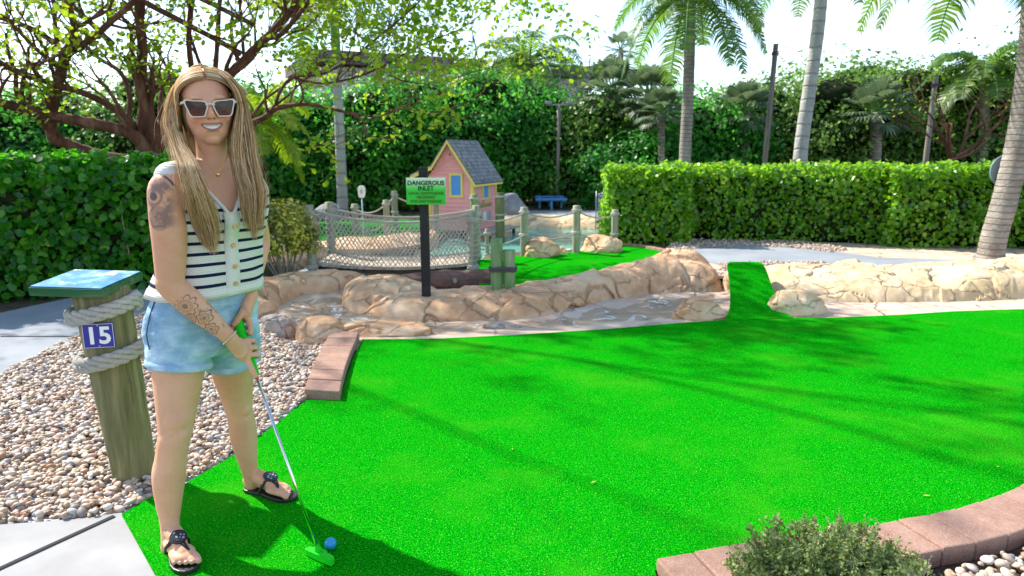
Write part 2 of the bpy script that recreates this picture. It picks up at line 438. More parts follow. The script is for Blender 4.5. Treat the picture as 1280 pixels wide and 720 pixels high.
# palm trunk with rings
def palmtrunk(name, a, b, rings=9.0):
    m = Mat(name, 0.85, 0.15); x, y, z = m.xyz(); n = m.noise(5, 5); n2 = m.noise(30, 4)
    w = ((z * rings + n * 0.35).fract() - 0.5).abs(); k = w.step(0.36, 0.49)
    col = m.ramp(n * .6 + n2 * .4, [(0.35, a), (0.65, b)]); m.set('Base Color', m.mix(k * n2.step(.35, .6) * 0.6, col, tuple(q * 0.45 for q in a)))
    m.bump(n2 * 0.8 - k * 0.8, 0.8, 0.02); return m.m
M['palm_trunk'] = palmtrunk('palm_trunk', (0.20, 0.17, 0.14), (0.40, 0.36, 0.31), 13)
M['royal_trunk'] = palmtrunk('royal_palm_trunk', (0.34, 0.33, 0.31), (0.50, 0.49, 0.46), 4)
# rope
m = Mat('rope', 0.85, 0.15); n = m.noise(90, 3); n1 = m.noise(4, 3)
m.set('Base Color', m.ramp(n * .5 + n1 * .5, [(0.3, (0.30, 0.28, 0.24)), (0.7, (0.52, 0.49, 0.43))])); m.bump(n, 0.4, 0.002); M['rope'] = m.m
M['rope_dark'] = flat('dark_rope', (0.10, 0.085, 0.09), 0.8, 0.2)
# foliage
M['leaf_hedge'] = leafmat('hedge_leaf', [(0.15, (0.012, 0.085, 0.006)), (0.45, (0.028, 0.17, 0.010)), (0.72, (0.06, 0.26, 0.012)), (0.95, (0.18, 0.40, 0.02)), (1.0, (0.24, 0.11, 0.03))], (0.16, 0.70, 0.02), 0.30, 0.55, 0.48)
M['leaf_hedge_lit'] = leafmat('hedge_leaf_sunlit', [(0.1, (0.03, 0.12, 0.008)), (0.4, (0.08, 0.24, 0.012)), (0.7, (0.17, 0.38, 0.015)), (0.95, (0.42, 0.56, 0.04)), (1.0, (0.30, 0.13, 0.04))], (0.42, 0.78, 0.03), 0.28, 0.6, 0.48)  # hedge leaf with the yellow of sunlight put into its colour
M['leaf_dark'] = leafmat('dense_tree_leaf', [(0.1, (0.012, 0.09, 0.014)), (0.4, (0.028, 0.18, 0.02)), (0.7, (0.07, 0.29, 0.025)), (0.97, (0.20, 0.42, 0.05))], (0.16, 0.72, 0.06), 0.4, 0.35, 0.48)
M['leaf_mid'] = leafmat('mid_tree_leaf', [(0.1, (0.03, 0.09, 0.015)), (0.4, (0.07, 0.17, 0.025)), (0.7, (0.15, 0.27, 0.04)), (0.97, (0.30, 0.40, 0.12))], (0.32, 0.58, 0.08), 0.45, 0.3, 0.38)
M['leaf_yellow'] = leafmat('young_tree_leaf', [(0.1, (0.05, 0.16, 0.01)), (0.4, (0.14, 0.30, 0.015)), (0.7, (0.30, 0.42, 0.02)), (0.93, (0.50, 0.44, 0.03)), (1.0, (0.55, 0.20, 0.02))], (0.42, 0.62, 0.02), 0.45, 0.3, 0.5)
M['leaf_croton'] = leafmat('variegated_leaf', [(0.1, (0.03, 0.08, 0.01)), (0.4, (0.12, 0.17, 0.02)), (0.7, (0.50, 0.50, 0.05)), (0.97, (0.80, 0.76, 0.22))], (0.65, 0.62, 0.05), 0.4, 0.4, 0.3)
M['leaf_small'] = leafmat('olive_shrub_leaf', [(0.1, (0.09, 0.15, 0.03)), (0.4, (0.24, 0.33, 0.08)), (0.7, (0.42, 0.49, 0.18)), (0.92, (0.54, 0.55, 0.30)), (1.0, (0.42, 0.24, 0.10))], (0.32, 0.42, 0.08), 0.45, 0.3, 0.35)
M['leaf_palm'] = leafmat('palm_leaf', [(0.1, (0.02, 0.07, 0.015)), (0.5, (0.06, 0.15, 0.025)), (0.97, (0.20, 0.28, 0.04))], (0.25, 0.48, 0.05), 0.4, 0.4, 0.4)
M['leaf_sabal'] = leafmat('fan_palm_leaf', [(0.1, (0.04, 0.08, 0.04)), (0.5, (0.10, 0.16, 0.09)), (0.97, (0.24, 0.28, 0.17))], (0.25, 0.36, 0.15), 0.4, 0.4, 0.3)
M['core'] = flat('dark_core_shade', (0.018, 0.026, 0.010), 0.95, 0.05, var=0.5, vs=18, bump=0.6, bs=30)  # shade of the foliage interior put into one dark colour
M['crownshaft'] = flat('green_crownshaft', (0.12, 0.26, 0.06), 0.4, 0.4)
# ================================================================== GROUND
def PP(lst, z=0.0): return [tuple(P(x, y, z)[:2]) for x, y in lst]
stream_poly = PP([(312, 425), (345, 372), (400, 366), (440, 358), (470, 372), (500, 392), (620, 398), (700, 388), (790, 368), (910, 362), (912, 380), (870, 398), (700, 412), (560, 420), (430, 425), (400, 432), (350, 430)])
pond_poly = [(-2.6, 7.15), (-0.9, 7.15), (-0.45, 7.7), (-0.35, 8.9), (0.2, 9.15), (1.0, 9.5), (1.7, 10.2), (2.2, 13.1), (0.4, 13.3), (-0.6, 13.2), (-1.2, 11.6), (-1.3, 9.9), (-1.9, 8.9), (-2.6, 8.5)]
def gh(pts):
    x, y = pts[:, 0], pts[:, 1]
    t = np.clip((y - 6.8) / 1.6, 0, 1); h = -0.02 + 0.10 * t * t * (3 - 2 * t)
    lf = np.clip((-x - 3.0) / 1.5, 0, 1) * np.clip((8.5 - y) / 1.0, 0, 1); h = h * (1 - lf) - 0.02 * lf
    for poly, dep in ((stream_poly, 0.11), (pond_poly, 0.24)):
        d = poly_dist(pts, poly); ins = inside(pts, poly)
        sd = np.where(ins, d, -d); k = np.clip((sd + 0.02) / 0.22, 0, 1); h = h - dep * k * k * (3 - 2 * k)
    far = np.clip((y - 26) / 6, 0, 1)
    return h * (1 - far) + 0.05 * far
def axis_pts(a, b, st, outs): return np.array([-o for o in reversed(outs)] + list(np.arange(a, b, st)) + list(outs), float)
gx = axis_pts(-11, 13, 0.11, []); gx = np.concatenate([[-900, -300, -90, -35, -18], gx, [20, 40, 90, 300, 900]])
gy = np.concatenate([[-900, -200, -40, -8], np.arange(-2, 20, 0.11), [23, 26, 30, 36, 60, 150, 400, 1200]])
GX, GY = np.meshgrid(gx, gy); gp = np.c_[GX.ravel(), GY.ravel()]
gz = gh(gp) + 0.006 * vnoise(gp, 3.0, 5, 2)
nx, ny = len(gx), len(gy); idx = np.arange(nx * ny).reshape(ny, nx)
gf = np.stack([idx[:-1, :-1], idx[:-1, 1:], idx[1:, 1:], idx[1:, :-1]], -1).reshape(-1, 4)
g = link_mesh('ground', np_mesh('ground', np.c_[gp, gz], gf), M['soil'], smooth=True); tag(g, kind='structure')

def sheet(name, poly, z, mat, thick=0.012, kind='structure', bevel=0):
    mb = MB(); mb.prism([tuple(p[:2]) for p in poly], z - thick, z)
    o = mb.build(name, mat, bevel=bevel); tag(o, kind=kind); return o
def gridpatch(name, poly, zf, mat, st=0.06):
    a = np.array([p[:2] for p in poly]); x0, y0 = a.min(0); x1, y1 = a.max(0)
    xs = np.arange(x0, x1 + st, st); ys = np.arange(y0, y1 + st, st); X, Y = np.meshgrid(xs, ys); p = np.c_[X.ravel(), Y.ravel()]
    ins = inside(p, poly); z = zf(p); I = np.arange(len(p)).reshape(len(ys), len(xs))
    f = np.stack([I[:-1, :-1], I[:-1, 1:], I[1:, 1:], I[1:, :-1]], -1).reshape(-1, 4); f = f[ins[f].any(1)]
    used = np.unique(f); mp = np.full(len(p), -1); mp[used] = np.arange(len(used))
    o = link_mesh(name, np_mesh(name, np.c_[p, z][used], mp[f]), mat, smooth=True); tag(o, kind='structure'); return o

# stream bed of tinted concrete and shallow water
bed_poly = PP([(300, 440), (318, 372), (470, 345), (900, 350), (960, 362), (1500, 372), (1500, 392), (1040, 402), (900, 406), (700, 424), (450, 436)])
gridpatch('stream_bed', bed_poly, lambda p: -0.002 - np.minimum(0.075, 0.11 * np.where(inside(p, stream_poly), poly_dist(p, stream_poly), 0)) + 0.006 * vnoise(p, 4, 9, 3), M['slab'], 0.05)
def ripple(z, amp, sc, sd): return lambda p: z + amp * vnoise(p, sc, sd, 3)
wat = gridpatch('stream_water', PP([(322, 425), (345, 372), (440, 352), (905, 358), (915, 372), (860, 396), (700, 410), (560, 418), (430, 424)]), ripple(-0.022, 0.012, 7, 3), M['stream'], 0.03)
pon = gridpatch('pond_water', [(-2.9, 7.05), (-0.6, 7.05), (0.3, 8.9), (1.8, 9.6), (2.6, 13.3), (-1.5, 13.5), (-1.6, 10), (-2.9, 9.3)], ripple(-0.03, 0.012, 5, 4), M['pond'], 0.05)

# putting green
turf_px_far = [(432, 475), (441, 448), (453, 424), (550, 423), (650, 418), (760, 411), (830, 405), (868, 402), (905, 400), (970, 397), (1040, 397), (1130, 393), (1190, 389), (1280, 386), (1400, 384)]
turf_left = [(152, 643), (190, 620), (232, 604), (290, 570), (345, 530), (372, 508), (384, 500), (426, 500)]
near_edge = [(1400, 545), (1330, 575), (1280, 601), (1269, 609), (1244, 618), (1214, 629), (1182, 639), (1149, 645), (1111, 650), (1081, 657), (950, 675), (905, 682), (866, 689), (819, 697)]
tp = [P(x, y, 0.012) for x, y in turf_left + turf_px_far + near_edge]
edge_end = P(819, 697, 0.012)
tp[-len(near_edge):] = [P(x, y + 3, .05) for x, y in near_edge]
edge_end = tp[-1]
tp += [Vector((edge_end.x - 0.02, 1.2, 0)), Vector((-1.02, 1.2, 0)), P(196, 722, 0.012)]
sheet('putting_green', tp, 0.012, M['turf'], 0.014)
# the ramp of turf climbing the rock ledge: a curved strip with thickness
rl = [P(905, 401, .012), P(911, 392, .02), P(913, 375, .06), P(912, 355, .15), P(911, 338, .235)]
mb = MB(); N = 26; L0, L1 = Vector((1.86, 5.55, 0.0)), Vector((2.21, 6.95, 0)); R0, R1 = Vector((2.32, 5.66, 0.0)), Vector((2.57, 6.95, 0))
vs = []
for i in range(N + 1):
    t = i / N; zz = 0.016 + 0.275 * (3 * t * t - 2 * t ** 3) ** 0.9
    fl = 0.10 * (1 - t) ** 6
    l = L0.lerp(L1, t) + Vector((-fl, 0, zz)); r = R0.lerp(R1, t) + Vector((fl * .8, 0, zz))
    if t > 0.93: l.x += (t - 0.93) * 0.5; r.x -= (t - 0.93) * 0.5
    vs += [l, r, r - Vector((0, 0, .03)), l - Vector((0, 0, .03))]
fs = []
for i in range(N):
    a = i * 4; b = a + 4
    for k in range(4): fs.append((a + k, a + (k + 1) % 4, b + (k + 1) % 4, b + k))
fs += [(0, 3, 2, 1), (4 * N, 4 * N + 1, 4 * N + 2, 4 * N + 3)]
mb.add(vs, fs); ramp_o = mb.build('turf_ramp', M['turf'], smooth=False)
tag(ramp_o, 'narrow green turf ramp climbing through the gap in the tan rock ledge', 'ramp')

up_poly = PP([(592, 326), (592, 345), (610, 372), (680, 366), (780, 345), (850, 330), (848, 321), (825, 314), (800, 309), (765, 306), (735, 309), (700, 318), (640, 321)], 0.08)
sheet('upper_putting_green', up_poly, 0.085, M['turf'], 0.10)
sheet('far_putting_green', PP([(400, 278), (560, 272), (575, 280), (530, 297), (440, 303), (395, 300)], 0.1), 0.105, M['turf'], 0.10)
sheet('back_path', [(-0.9, 13.6), (3.0, 13.6), (3.4, 15.6), (-1.5, 15.6)], 0.09, M['path'], 0.02)

# concrete path at the near left, with its joint groove
cp = [P(152, 643), P(110, 649), P(60, 654), P(0, 658), P(-220, 668), Vector((-3.2, 1.0, 0)), Vector((-1.0, 1.0, 0)), P(196, 722)]
sheet('near_path', cp, 0.008, M['concrete'], 0.03)
a, b = P(143, 648), P(-60, 742); dd = (b - a).normalized(); nn = Vector((-dd.y, dd.x, 0)) * 0.009
sheet('path_joint', [a + nn, a - nn, b - nn, b + nn], 0.0125, M['joint'], 0.002)
# grey walk along the left hedge
wl_far = [(-140, 425), (0, 391), (60, 378), (120, 366), (200, 350), (300, 336), (380, 327)]
wl_near = [(410, 338), (360, 349), (300, 372), (230, 380), (176, 395), (100, 421), (60, 440), (30, 455), (0, 472), (-160, 560)]
sheet('walk', [P(x, y) for x, y in wl_far + wl_near], 0.0, M['path'], 0.03)
a, b = P(0, 421), P(112, 421); sheet('walk_joint', [a, b, b + Vector((0, .012, 0)), a + Vector((0, .012, 0))], 0.0045, M['joint'], 0.002)
# grey walk behind the ledge on the right
wr = PP([(836, 322), (846, 313), (880, 308.5), (930, 307), (990, 308), (1040, 314), (1100, 322), (1280, 328), (1280, 345), (1060, 345), (1010, 331), (900, 330)], 0.10)
sheet('side_walk', wr, 0.104, M['path'], 0.03)
sheet('side_walk_base', PP([(820, 325), (838, 304), (1000, 302), (1400, 312), (1400, 345), (860, 345)], 0.095), 0.096, M['slab'], 0.03)

# ================================================================== PEBBLES (stuff)
def ico(sub):
    bm = bmesh.new(); bmesh.ops.create_icosphere(bm, subdivisions=sub, radius=1)
    V = np.array([v.co for v in bm.verts]); F = np.array([[v.index for v in f.verts] for f in bm.faces]); bm.free(); return V, F
def pebbles(name, poly, n, smin, smax, z, seed, layers=2, sub=2, mat=None):
    r = rng(seed); a = np.array([p[:2] for p in poly]); x0, y0 = a.min(0); x1, y1 = a.max(0)
    p = r.uniform((x0, y0), (x1, y1), (n * 3, 2)); p = p[inside(p, poly)][:n]; n = len(p)
    V, F = ico(sub)
    s = r.uniform(0, 1, n) ** 1.6 * (smax - smin) + smin
    ax = np.c_[s * r.uniform(0.85, 1.3, n), s * r.uniform(0.6, 0.95, n), s * r.uniform(0.42, 0.7, n)]
    th = r.uniform(0, 2 * np.pi, n); tl = r.normal(0, 0.28, (n, 2))
    W = V[None] * ax[:, None, :]
    W = W * (1 + 0.10 * np.sin(V[None, :, [1, 2, 0]] * 2.3 + r.uniform(0, 6, (n, 1, 3))))
    c, s_ = np.cos(tl[:, 0]), np.sin(tl[:, 0]); y, zz = W[..., 1] * c[:, None] - W[..., 2] * s_[:, None], W[..., 1] * s_[:, None] + W[..., 2] * c[:, None]
    c, s_ = np.cos(tl[:, 1]), np.sin(tl[:, 1]); x, zz = W[..., 0] * c[:, None] + zz * s_[:, None], -W[..., 0] * s_[:, None] + zz * c[:, None]
    c, s_ = np.cos(th), np.sin(th); X = x * c[:, None] - y * s_[:, None]; Y = x * s_[:, None] + y * c[:, None]
    zc = z + r.uniform(-0.004, 0.012, n) * layers
    W = np.stack([X + p[:, 0:1], Y + p[:, 1:2], zz + zc[:, None]], -1).reshape(-1, 3)
    FF = (F[None] + (np.arange(n) * len(V))[:, None, None]).reshape(-1, 3)
    o = link_mesh(name, np_mesh(name, W, FF), mat or M['pebble'], smooth=True); return o
grav_poly = [P(x, y) for x, y in [(0, 472), (30, 455), (60, 440), (100, 421), (176, 395), (230, 380), (300, 372), (330, 380), (345, 425), (385, 435), (410, 430), (400, 470), (382, 502), (372, 508), (345, 530), (290, 570), (232, 604), (190, 620), (152, 641), (110, 648), (60, 652), (0, 656), (-230, 662), (-160, 560)]]
sheet('gravel_base', grav_poly, -0.004, flat('gravel_base', (0.28, 0.22, 0.17), 0.9, 0.1, 0.4, 40), 0.02)
o = pebbles('pebbles', grav_poly, 19000, 0.0085, 0.0225, 0.004, 1); tag(o, 'rounded cream, tan and grey river pebbles beside the path', 'pebbles', kind='stuff')
corner_poly = [(1.2, 1.2), (1.25, 1.96), (1.5, 2.06), (1.8, 2.2), (2.25, 2.45), (2.8, 2.85), (3.2, 2.6), (2.6, 1.2)]
o = pebbles('corner_pebbles', corner_poly, 3800, 0.011, 0.024, 0.012, 2); tag(o, 'loose pebbles outside the curved brick edging at the lower right', 'pebbles', kind='stuff')
o = pebbles('walk_pebbles', PP([(835, 306), (845, 300), (1000, 301), (1060, 312), (1040, 316), (990, 310), (930, 308), (880, 310), (848, 315)], 0.1), 1800, 0.012, 0.026, 0.104, 3, sub=1)
tag(o, 'pale pebbles in a strip under the right hedge', 'pebbles', kind='stuff')
o = pebbles('ramp_pebbles', PP([(900, 331), (960, 329), (1030, 329), (1040, 336), (900, 338)], 0.1), 900, 0.012, 0.024, 0.106, 4, sub=1)
tag(o, 'white pebbles behind the top of the turf ramp', 'pebbles', kind='stuff')

# ================================================================== BRICK EDGINGS
def brick_edging(inner, outer, name, label, z=0.075):
    """inner / outer: matching ground points; one brick between each pair of neighbours"""
    t = empty(name, inner[len(inner) // 2], label, 'brick edging')
    for i in range(len(inner) - 1):
        a, b, c, d = inner[i], inner[i + 1], outer[i + 1], outer[i]
        ce = (a + b + c + d) / 4; q = [ce + (p - ce) * 0.972 for p in (a, b, c, d)]
        dz = 0.004 * math.sin(i * 7.3)
        mb = MB(); mb.prism([tuple(p[:2]) for p in q], -0.02, z + dz)
        mb.build('brick', M['brick'], t, bevel=0.007, segs=2)
    return t
li = smooth_pts([P(426, 503), P(431, 478), P(439, 452), P(450, 424)], 20); 
def resample(pts, n):
    pts = np.asarray(pts, float); d = np.r_[0, np.cumsum(np.linalg.norm(np.diff(pts, axis=0), axis=1))]; t = np.linspace(0, d[-1], n)
    return [Vector((np.interp(q, d, pts[:, 0]), np.interp(q, d, pts[:, 1]), np.interp(q, d, pts[:, 2]) if pts.shape[1] > 2 else 0)) for q in t]
li = resample(li, 8); lo = resample(smooth_pts([P(380, 500), P(393, 465), P(402, 445), P(414, 424)], 20), 8)
for v in li + lo: v.z = 0
brick_edging(li, lo, 'left_brick_edging', 'short curved row of seven reddish bricks between the pebbles and the putting green', 0.065)
ni = resample([tuple(P(x, y, .052)[:2]) + (0.0,) for x, y in near_edge[::-1]], 20)
out = []
for i, p in enumerate(ni):
    t = (ni[min(i + 1, len(ni) - 1)] - ni[max(i - 1, 0)]).normalized(); out.append(p + Vector((t.y, -t.x, 0)) * 0.205)
brick_edging(ni, out, 'curved_brick_edging', 'long arc of reddish bricks edging the green at the lower right', 0.052)
ui = resample([P(x, y, .085) for x, y in [(735, 309), (765, 306), (800, 309), (825, 314), (848, 321)]], 16)
uo = [p + Vector((0.03 + 0.05 * i / 15, 0.10, 0)) for i, p in enumerate(ui)]
t = empty('thin_brick_edging', ui[8], 'thin far row of pink bricks round the corner of the upper green', 'brick edging')
for i in range(15):
    ce = (ui[i] + ui[i + 1] + uo[i] + uo[i + 1]) / 4
    MB().prism([tuple((ce + (p - ce) * .96)[:2]) for p in (ui[i], ui[i + 1], uo[i + 1], uo[i])], 0.0, 0.115).build('brick', M['brick'], t, bevel=0.006)

# ================================================================== ROCKS
def rock(name, c, r, seed, mat, label, group=None, rz=0.0, cuts=9, sub=5, rough=1.0):
    V, _F = ico(sub); rr = rng(seed); V = V.copy()
    for k in range(cuts):
        n = rr.normal(size=3); n /= np.linalg.norm(n); n[2] = abs(n[2]) * 0.8; h = rr.uniform(0.62, 0.9)
        d = V @ n - h; V = V - np.where(d > 0, d * 0.88, 0)[:, None] * n
    n = vnoise(V, 1.6, seed, 3)[:, None]; V = V * (1 + 0.16 * rough * n)
    # crevices between a few cells
    cs = rr.normal(size=(9, 3)); cs /= np.linalg.norm(cs, axis=1)[:, None]
    q = V + 0.25 * np.c_[vnoise(V, 2.2, seed + 7, 2), vnoise(V, 2.2, seed + 8, 2), vnoise(V, 2.2, seed + 9, 2)]
    dd = np.sort(np.linalg.norm(q[:, None] - cs[None], axis=2), axis=1); e = dd[:, 1] - dd[:, 0]
    cr = np.exp(-(e / 0.035) ** 2); V = V * (1 - 0.07 * cr[:, None]) * (1 + 0.025 * vnoise(V, 7, seed + 3, 3))[:, None]
    V = V * np.array(r); ca, sa = math.cos(rz), math.sin(rz); V = np.c_[V[:, 0] * ca - V[:, 1] * sa, V[:, 0] * sa + V[:, 1] * ca, V[:, 2]]
    me = np_mesh(name, V, _F); at = me.attributes.new('crack', 'FLOAT', 'POINT'); at.data.foreach_set('value', (cr * 0.8).astype(np.float32))
    o = link_mesh(name, me, mat, smooth=True); o.location = c; tag(o, label, 'rock', group); return o
def ledge(name, front, back, H, seed, mat, label, ns=260, nt=56, cell=0.42, z0=-0.05, dx=0.62, group=None):
    f = np.array([(p.x, p.y) for p in resample(smooth_pts([(q[0], q[1], 0) for q in front], 10), ns)])
    b = np.array([(p.x, p.y) for p in resample(smooth_pts([(q[0], q[1], 0) for q in back], 10), ns)])
    Hs = np.interp(np.linspace(0, 1, ns), np.linspace(0, 1, len(H)), H)
    t = np.linspace(0, 1, nt); pos = f[:, None] * (1 - t)[None, :, None] + b[:, None] * t[None, :, None]
    prof = (1 - np.abs(2 * np.clip(t, 0, 1) - 1) ** 3.2) ** 0.75
    s = np.linspace(0, 1, ns); endp = (1 - np.abs(2 * s - 1) ** 14) ** 0.5
    Z = Hs[:, None] * prof[None] * endp[:, None]
    flat_ = np.c_[pos.reshape(-1, 2), Z.ravel() * 0.8]
    rr = rng(seed); lo = flat_[:, :2].min(0) - .3; hi = flat_[:, :2].max(0) + .3
    nc = int((hi - lo).prod() / cell ** 2) + 3; cs = np.c_[rr.uniform(lo, hi, (nc, 2)), rr.uniform(-.05, .3, nc)]
    w = np.c_[vnoise(flat_, 3, seed, 3), vnoise(flat_, 3, seed + 1, 3), vnoise(flat_, 3, seed + 2, 3)] * 0.16
    q = (flat_ + w) * np.array([dx, 1, 1.5])
    # nearest cells in chunks
    d1 = np.full(len(q), 9.); d2 = np.full(len(q), 9.); hid = np.zeros(len(q), int)
    for i, c in enumerate(cs * np.array([dx, 1, 1.5])):
        d = np.linalg.norm(q - c, axis=1); m1 = d < d1; d2 = np.where(m1, d1, np.minimum(d2, d)); hid[m1] = i; d1 = np.where(m1, d, d1)
    e = d2 - d1; gate = np.clip((vnoise(flat_, 2.6, seed + 21, 2) + 0.18) / 0.3, 0, 1); cr = np.exp(-(e / 0.010) ** 2) * gate
    hm = rr.uniform(0.84, 1.08, nc)[hid]; tl = rr.normal(0, .30, (nc, 2))[hid]; hm = hm * np.clip(1 + ((flat_[:, :2] - cs[hid][:, :2]) * tl).sum(1) * 1.1, .65, 1.3)
    rid = 1 - np.abs(vnoise(flat_ + w, 5.5, seed + 31, 3)); hm = hm * (0.86 + 0.16 * rid); round_ = 1 - 0.12 * gate * np.exp(-(e / 0.05))
    z = Z.ravel() * hm * round_ * (1 + 0.20 * vnoise(flat_, 4, seed + 4, 5)) - cr * 0.016 * (Z.ravel() > 0.01)
    z = z.reshape(ns, nt)
    for _ in range(2): z[1:-1, 1:-1] = .4 * z[1:-1, 1:-1] + .15 * (z[:-2, 1:-1] + z[2:, 1:-1] + z[1:-1, :-2] + z[1:-1, 2:])
    z = z.ravel()
    # push the steep front outward per block so it reads as stacked stone
    side = np.where((t < 0.5)[None], -1, 0) * (np.abs(2 * t - 1) ** 2)[None]
    dirv = (b - f); dirv /= np.linalg.norm(dirv, axis=1)[:, None]
    push = 0.55 * (0.05 * (hm.reshape(ns, nt) - 0.95) / 0.17 + 0.03 * vnoise(flat_, 6, seed + 6, 3).reshape(ns, nt) - 0.02 * cr.reshape(ns, nt)) * side
    pos = pos + dirv[:, None] * push[..., None]
    V = np.c_[pos.reshape(-1, 2), z + z0 * (1 - prof[None] * endp[:, None]).ravel()]
    I = np.arange(ns * nt).reshape(ns, nt); F = np.stack([I[:-1, :-1], I[1:, :-1], I[1:, 1:], I[:-1, 1:]], -1).reshape(-1, 4)
    me = np_mesh(name, V, F); at = me.attributes.new('crack', 'FLOAT', 'POINT'); at.data.foreach_set('value', (cr * 0.9 * (Z.ravel() > 0.01)).astype(np.float32))
    o = link_mesh(name, me, mat, smooth=True, origin=(float(f[ns // 2, 0]), float(f[ns // 2, 1]), 0)); tag(o, label, 'rock ledge', group); return o
def G2(lst): return [tuple(P(x, y, 0)[:2]) for x, y in lst]
fB = G2([(455, 391), (500, 399), (545, 401), (620, 400), (655, 397), (702, 389), (752, 378), (789, 370), (837, 366), (909, 365)])
bB = [(-1.35, 6.25), (-1.0, 6.45), (-0.7, 6.6), (-0.1, 6.75), (0.2, 6.85), (0.6, 7.0), (1.0, 7.35), (1.35, 7.65), (1.8, 7.95), (2.32, 8.0)]
ledge('rock_ledge', fB, bB, [.10, .15, .16, .17, .17, .19, .22, .25, .28, .30, .31], 11, M['rock'], 'long tan ledge of joined rocks between the stream and the upper green', ns=560, nt=110, cell=0.50)
fA = G2([(427, 380), (440, 388), (465, 391), (500, 386), (540, 380)])
bA = [(-1.75, 6.9), (-1.5, 7.15), (-1.2, 7.15), (-0.95, 7.0), (-0.7, 6.8)]
ledge('rock_ledge', fA, bA, [.10, .17, .20, .17, .12], 14, M['rock'], 'small tan rock mound left of the black sign post', ns=200, nt=70, cell=0.36)
fL = G2([(300, 430), (322, 402), (340, 386), (372, 371), (408, 366), (437, 361), (463, 354)])
bL = [(-2.8, 5.6), (-2.7, 6.4), (-2.6, 6.95), (-2.35, 7.2), (-2.0, 7.35), (-1.75, 7.4), (-1.5, 7.25)]
ledge('rock_ledge', fL, bL, [.10, .16, .18, .19, .20, .18, .12], 17, M['rock'], 'long peach rock ledge below the yellow bush and the rope bridge', ns=260, nt=60, cell=0.45)
fD = G2([(957, 368), (1000, 374), (1060, 378), (1130, 378), (1190, 377), (1290, 373), (1420, 370)])
bD = [(2.62, 7.9), (3.2, 7.9), (3.9, 7.9), (4.6, 7.95), (5.2, 8.0), (6.2, 8.1), (7.6, 8.2)]
ledge('rock_ledge', fD, bD, [.19, .21, .22, .23, .25, .26, .27], 23, M['rock_yellow'], 'pale sandy rock ledge running right of the turf ramp to the palm', ns=700, nt=120, cell=0.65)
fE = [(-2.9, 9.0), (-2.2, 9.05), (-1.7, 9.3), (-1.25, 9.8), (-1.15, 10.6)]; bE = [(-3.2, 10.8), (-2.6, 10.9), (-2.0, 11.2), (-1.5, 11.8), (-1.3, 12.6)]
ledge('rock_ledge', fE, bE, [.10, .14, .15, .15, .14], 31, M['rock'], 'flat peach rock shelf behind the rope bridge net', ns=160, nt=50, cell=0.6)
fF = [(-0.7, 12.9), (0.2, 12.95), (1.0, 12.8), (1.7, 12.5), (2.3, 11.8)]; bF = [(-0.7, 13.9), (0.3, 13.9), (1.2, 13.7), (2.2, 13.4), (3.0, 12.4)]
ledge('rock_ledge', fF, bF, [.16, .2, .18, .2, .2], 37, M['rock_yellow'], 'low tan rock rim along the far side of the pond', ns=200, nt=40, cell=0.5)
fG = [(-2.3, 7.0), (-1.8, 7.05), (-1.3, 7.2), (-0.9, 7.35)]; bG = [(-2.3, 7.35), (-1.8, 7.45), (-1.3, 7.6), (-0.9, 7.7)]

rock('boulder', P(677, 321, .08) + Vector((0, .1, .05)), (.25, .20, .20), 3, M['rock'], 'faceted tan boulder on the upper green right of the first rope post', rz=.3)
rock('boulder', P(752, 315, .08) + Vector((0, .12, .05)), (.31, .22, .17), 8, M['rock'], 'low wide tan boulder on the upper green beside the leafy hedge', rz=-.2)
rock('boulder', P(704, 320, .08) + Vector((0, .2, 0)), (.10, .08, .09), 21, M['rock'], 'tiny tan stone between the two boulders on the upper green', sub=4)
rock('boulder', P(877, 399, 0) + Vector((0, .10, .03)), (.27, .17, .14), 5, M['rock'], 'low split peach boulder just left of the turf ramp foot', rz=.15)
rock('boulder', P(1003, 395, 0) + Vector((0, .17, .03)), (.30, .20, .17), 12, M['rock_yellow'], 'smooth pale tan boulder just right of the turf ramp foot', cuts=5)
rock('boulder', P(342, 420, 0) + Vector((0, .10, .02)), (.16, .13, .13), 15, M['rock_grey'], 'dark grey stained rock at the corner of the pebbles')
rock('boulder', P(392, 428, 0) + Vector((0, .14, .02)), (.21, .17, .15), 16, M['rock'], 'blocky tan rock behind the short brick edging', rz=.2)
rock('boulder', P(480, 419, 0) + Vector((0, .10, -.01)), (.44, .16, .10), 18, M['rock'], 'long flat peach rock between stream and green', rz=.04, cuts=6)
rock('boulder', P(326, 398, 0) + Vector((-.05, .10, .0)), (.17, .15, .15), 19, M['rock'], 'orange tan rock beside the arm of the standing woman', rz=.5)
rock('boulder', P(618, 406, 0) + Vector((0, 0, -.02)), (.10, .05, .045), 25, M['rock_grey'], 'small dark wet stone in the stream below the ledge', sub=4)
rock('boulder', P(541, 346, 0) + Vector((0, .15, -.02)), (.17, .12, .12), 26, M['rock'], 'small peach rock peeping over the fallen log', sub=4)
rock('boulder', P(960, 392, 0) + Vector((.02, .95, .02)), (.12, .28, .20), 27, M['rock_yellow'], 'upright sandy rock along the right side of the turf ramp', sub=4)
o = rock('boulder', Vector((-.02, 14.3, .22)), (.42, .34, .34), 33, M['boulder'], 'big smooth grey boulder behind the pink hut', cuts=3, rough=.5)
rock('boulder', P(412, 274, .1) + Vector((0, 0, .1)), (.30, .24, .22), 34, M['boulder'], 'grey rock behind the left end of the rope bridge', cuts=5, rough=.6)

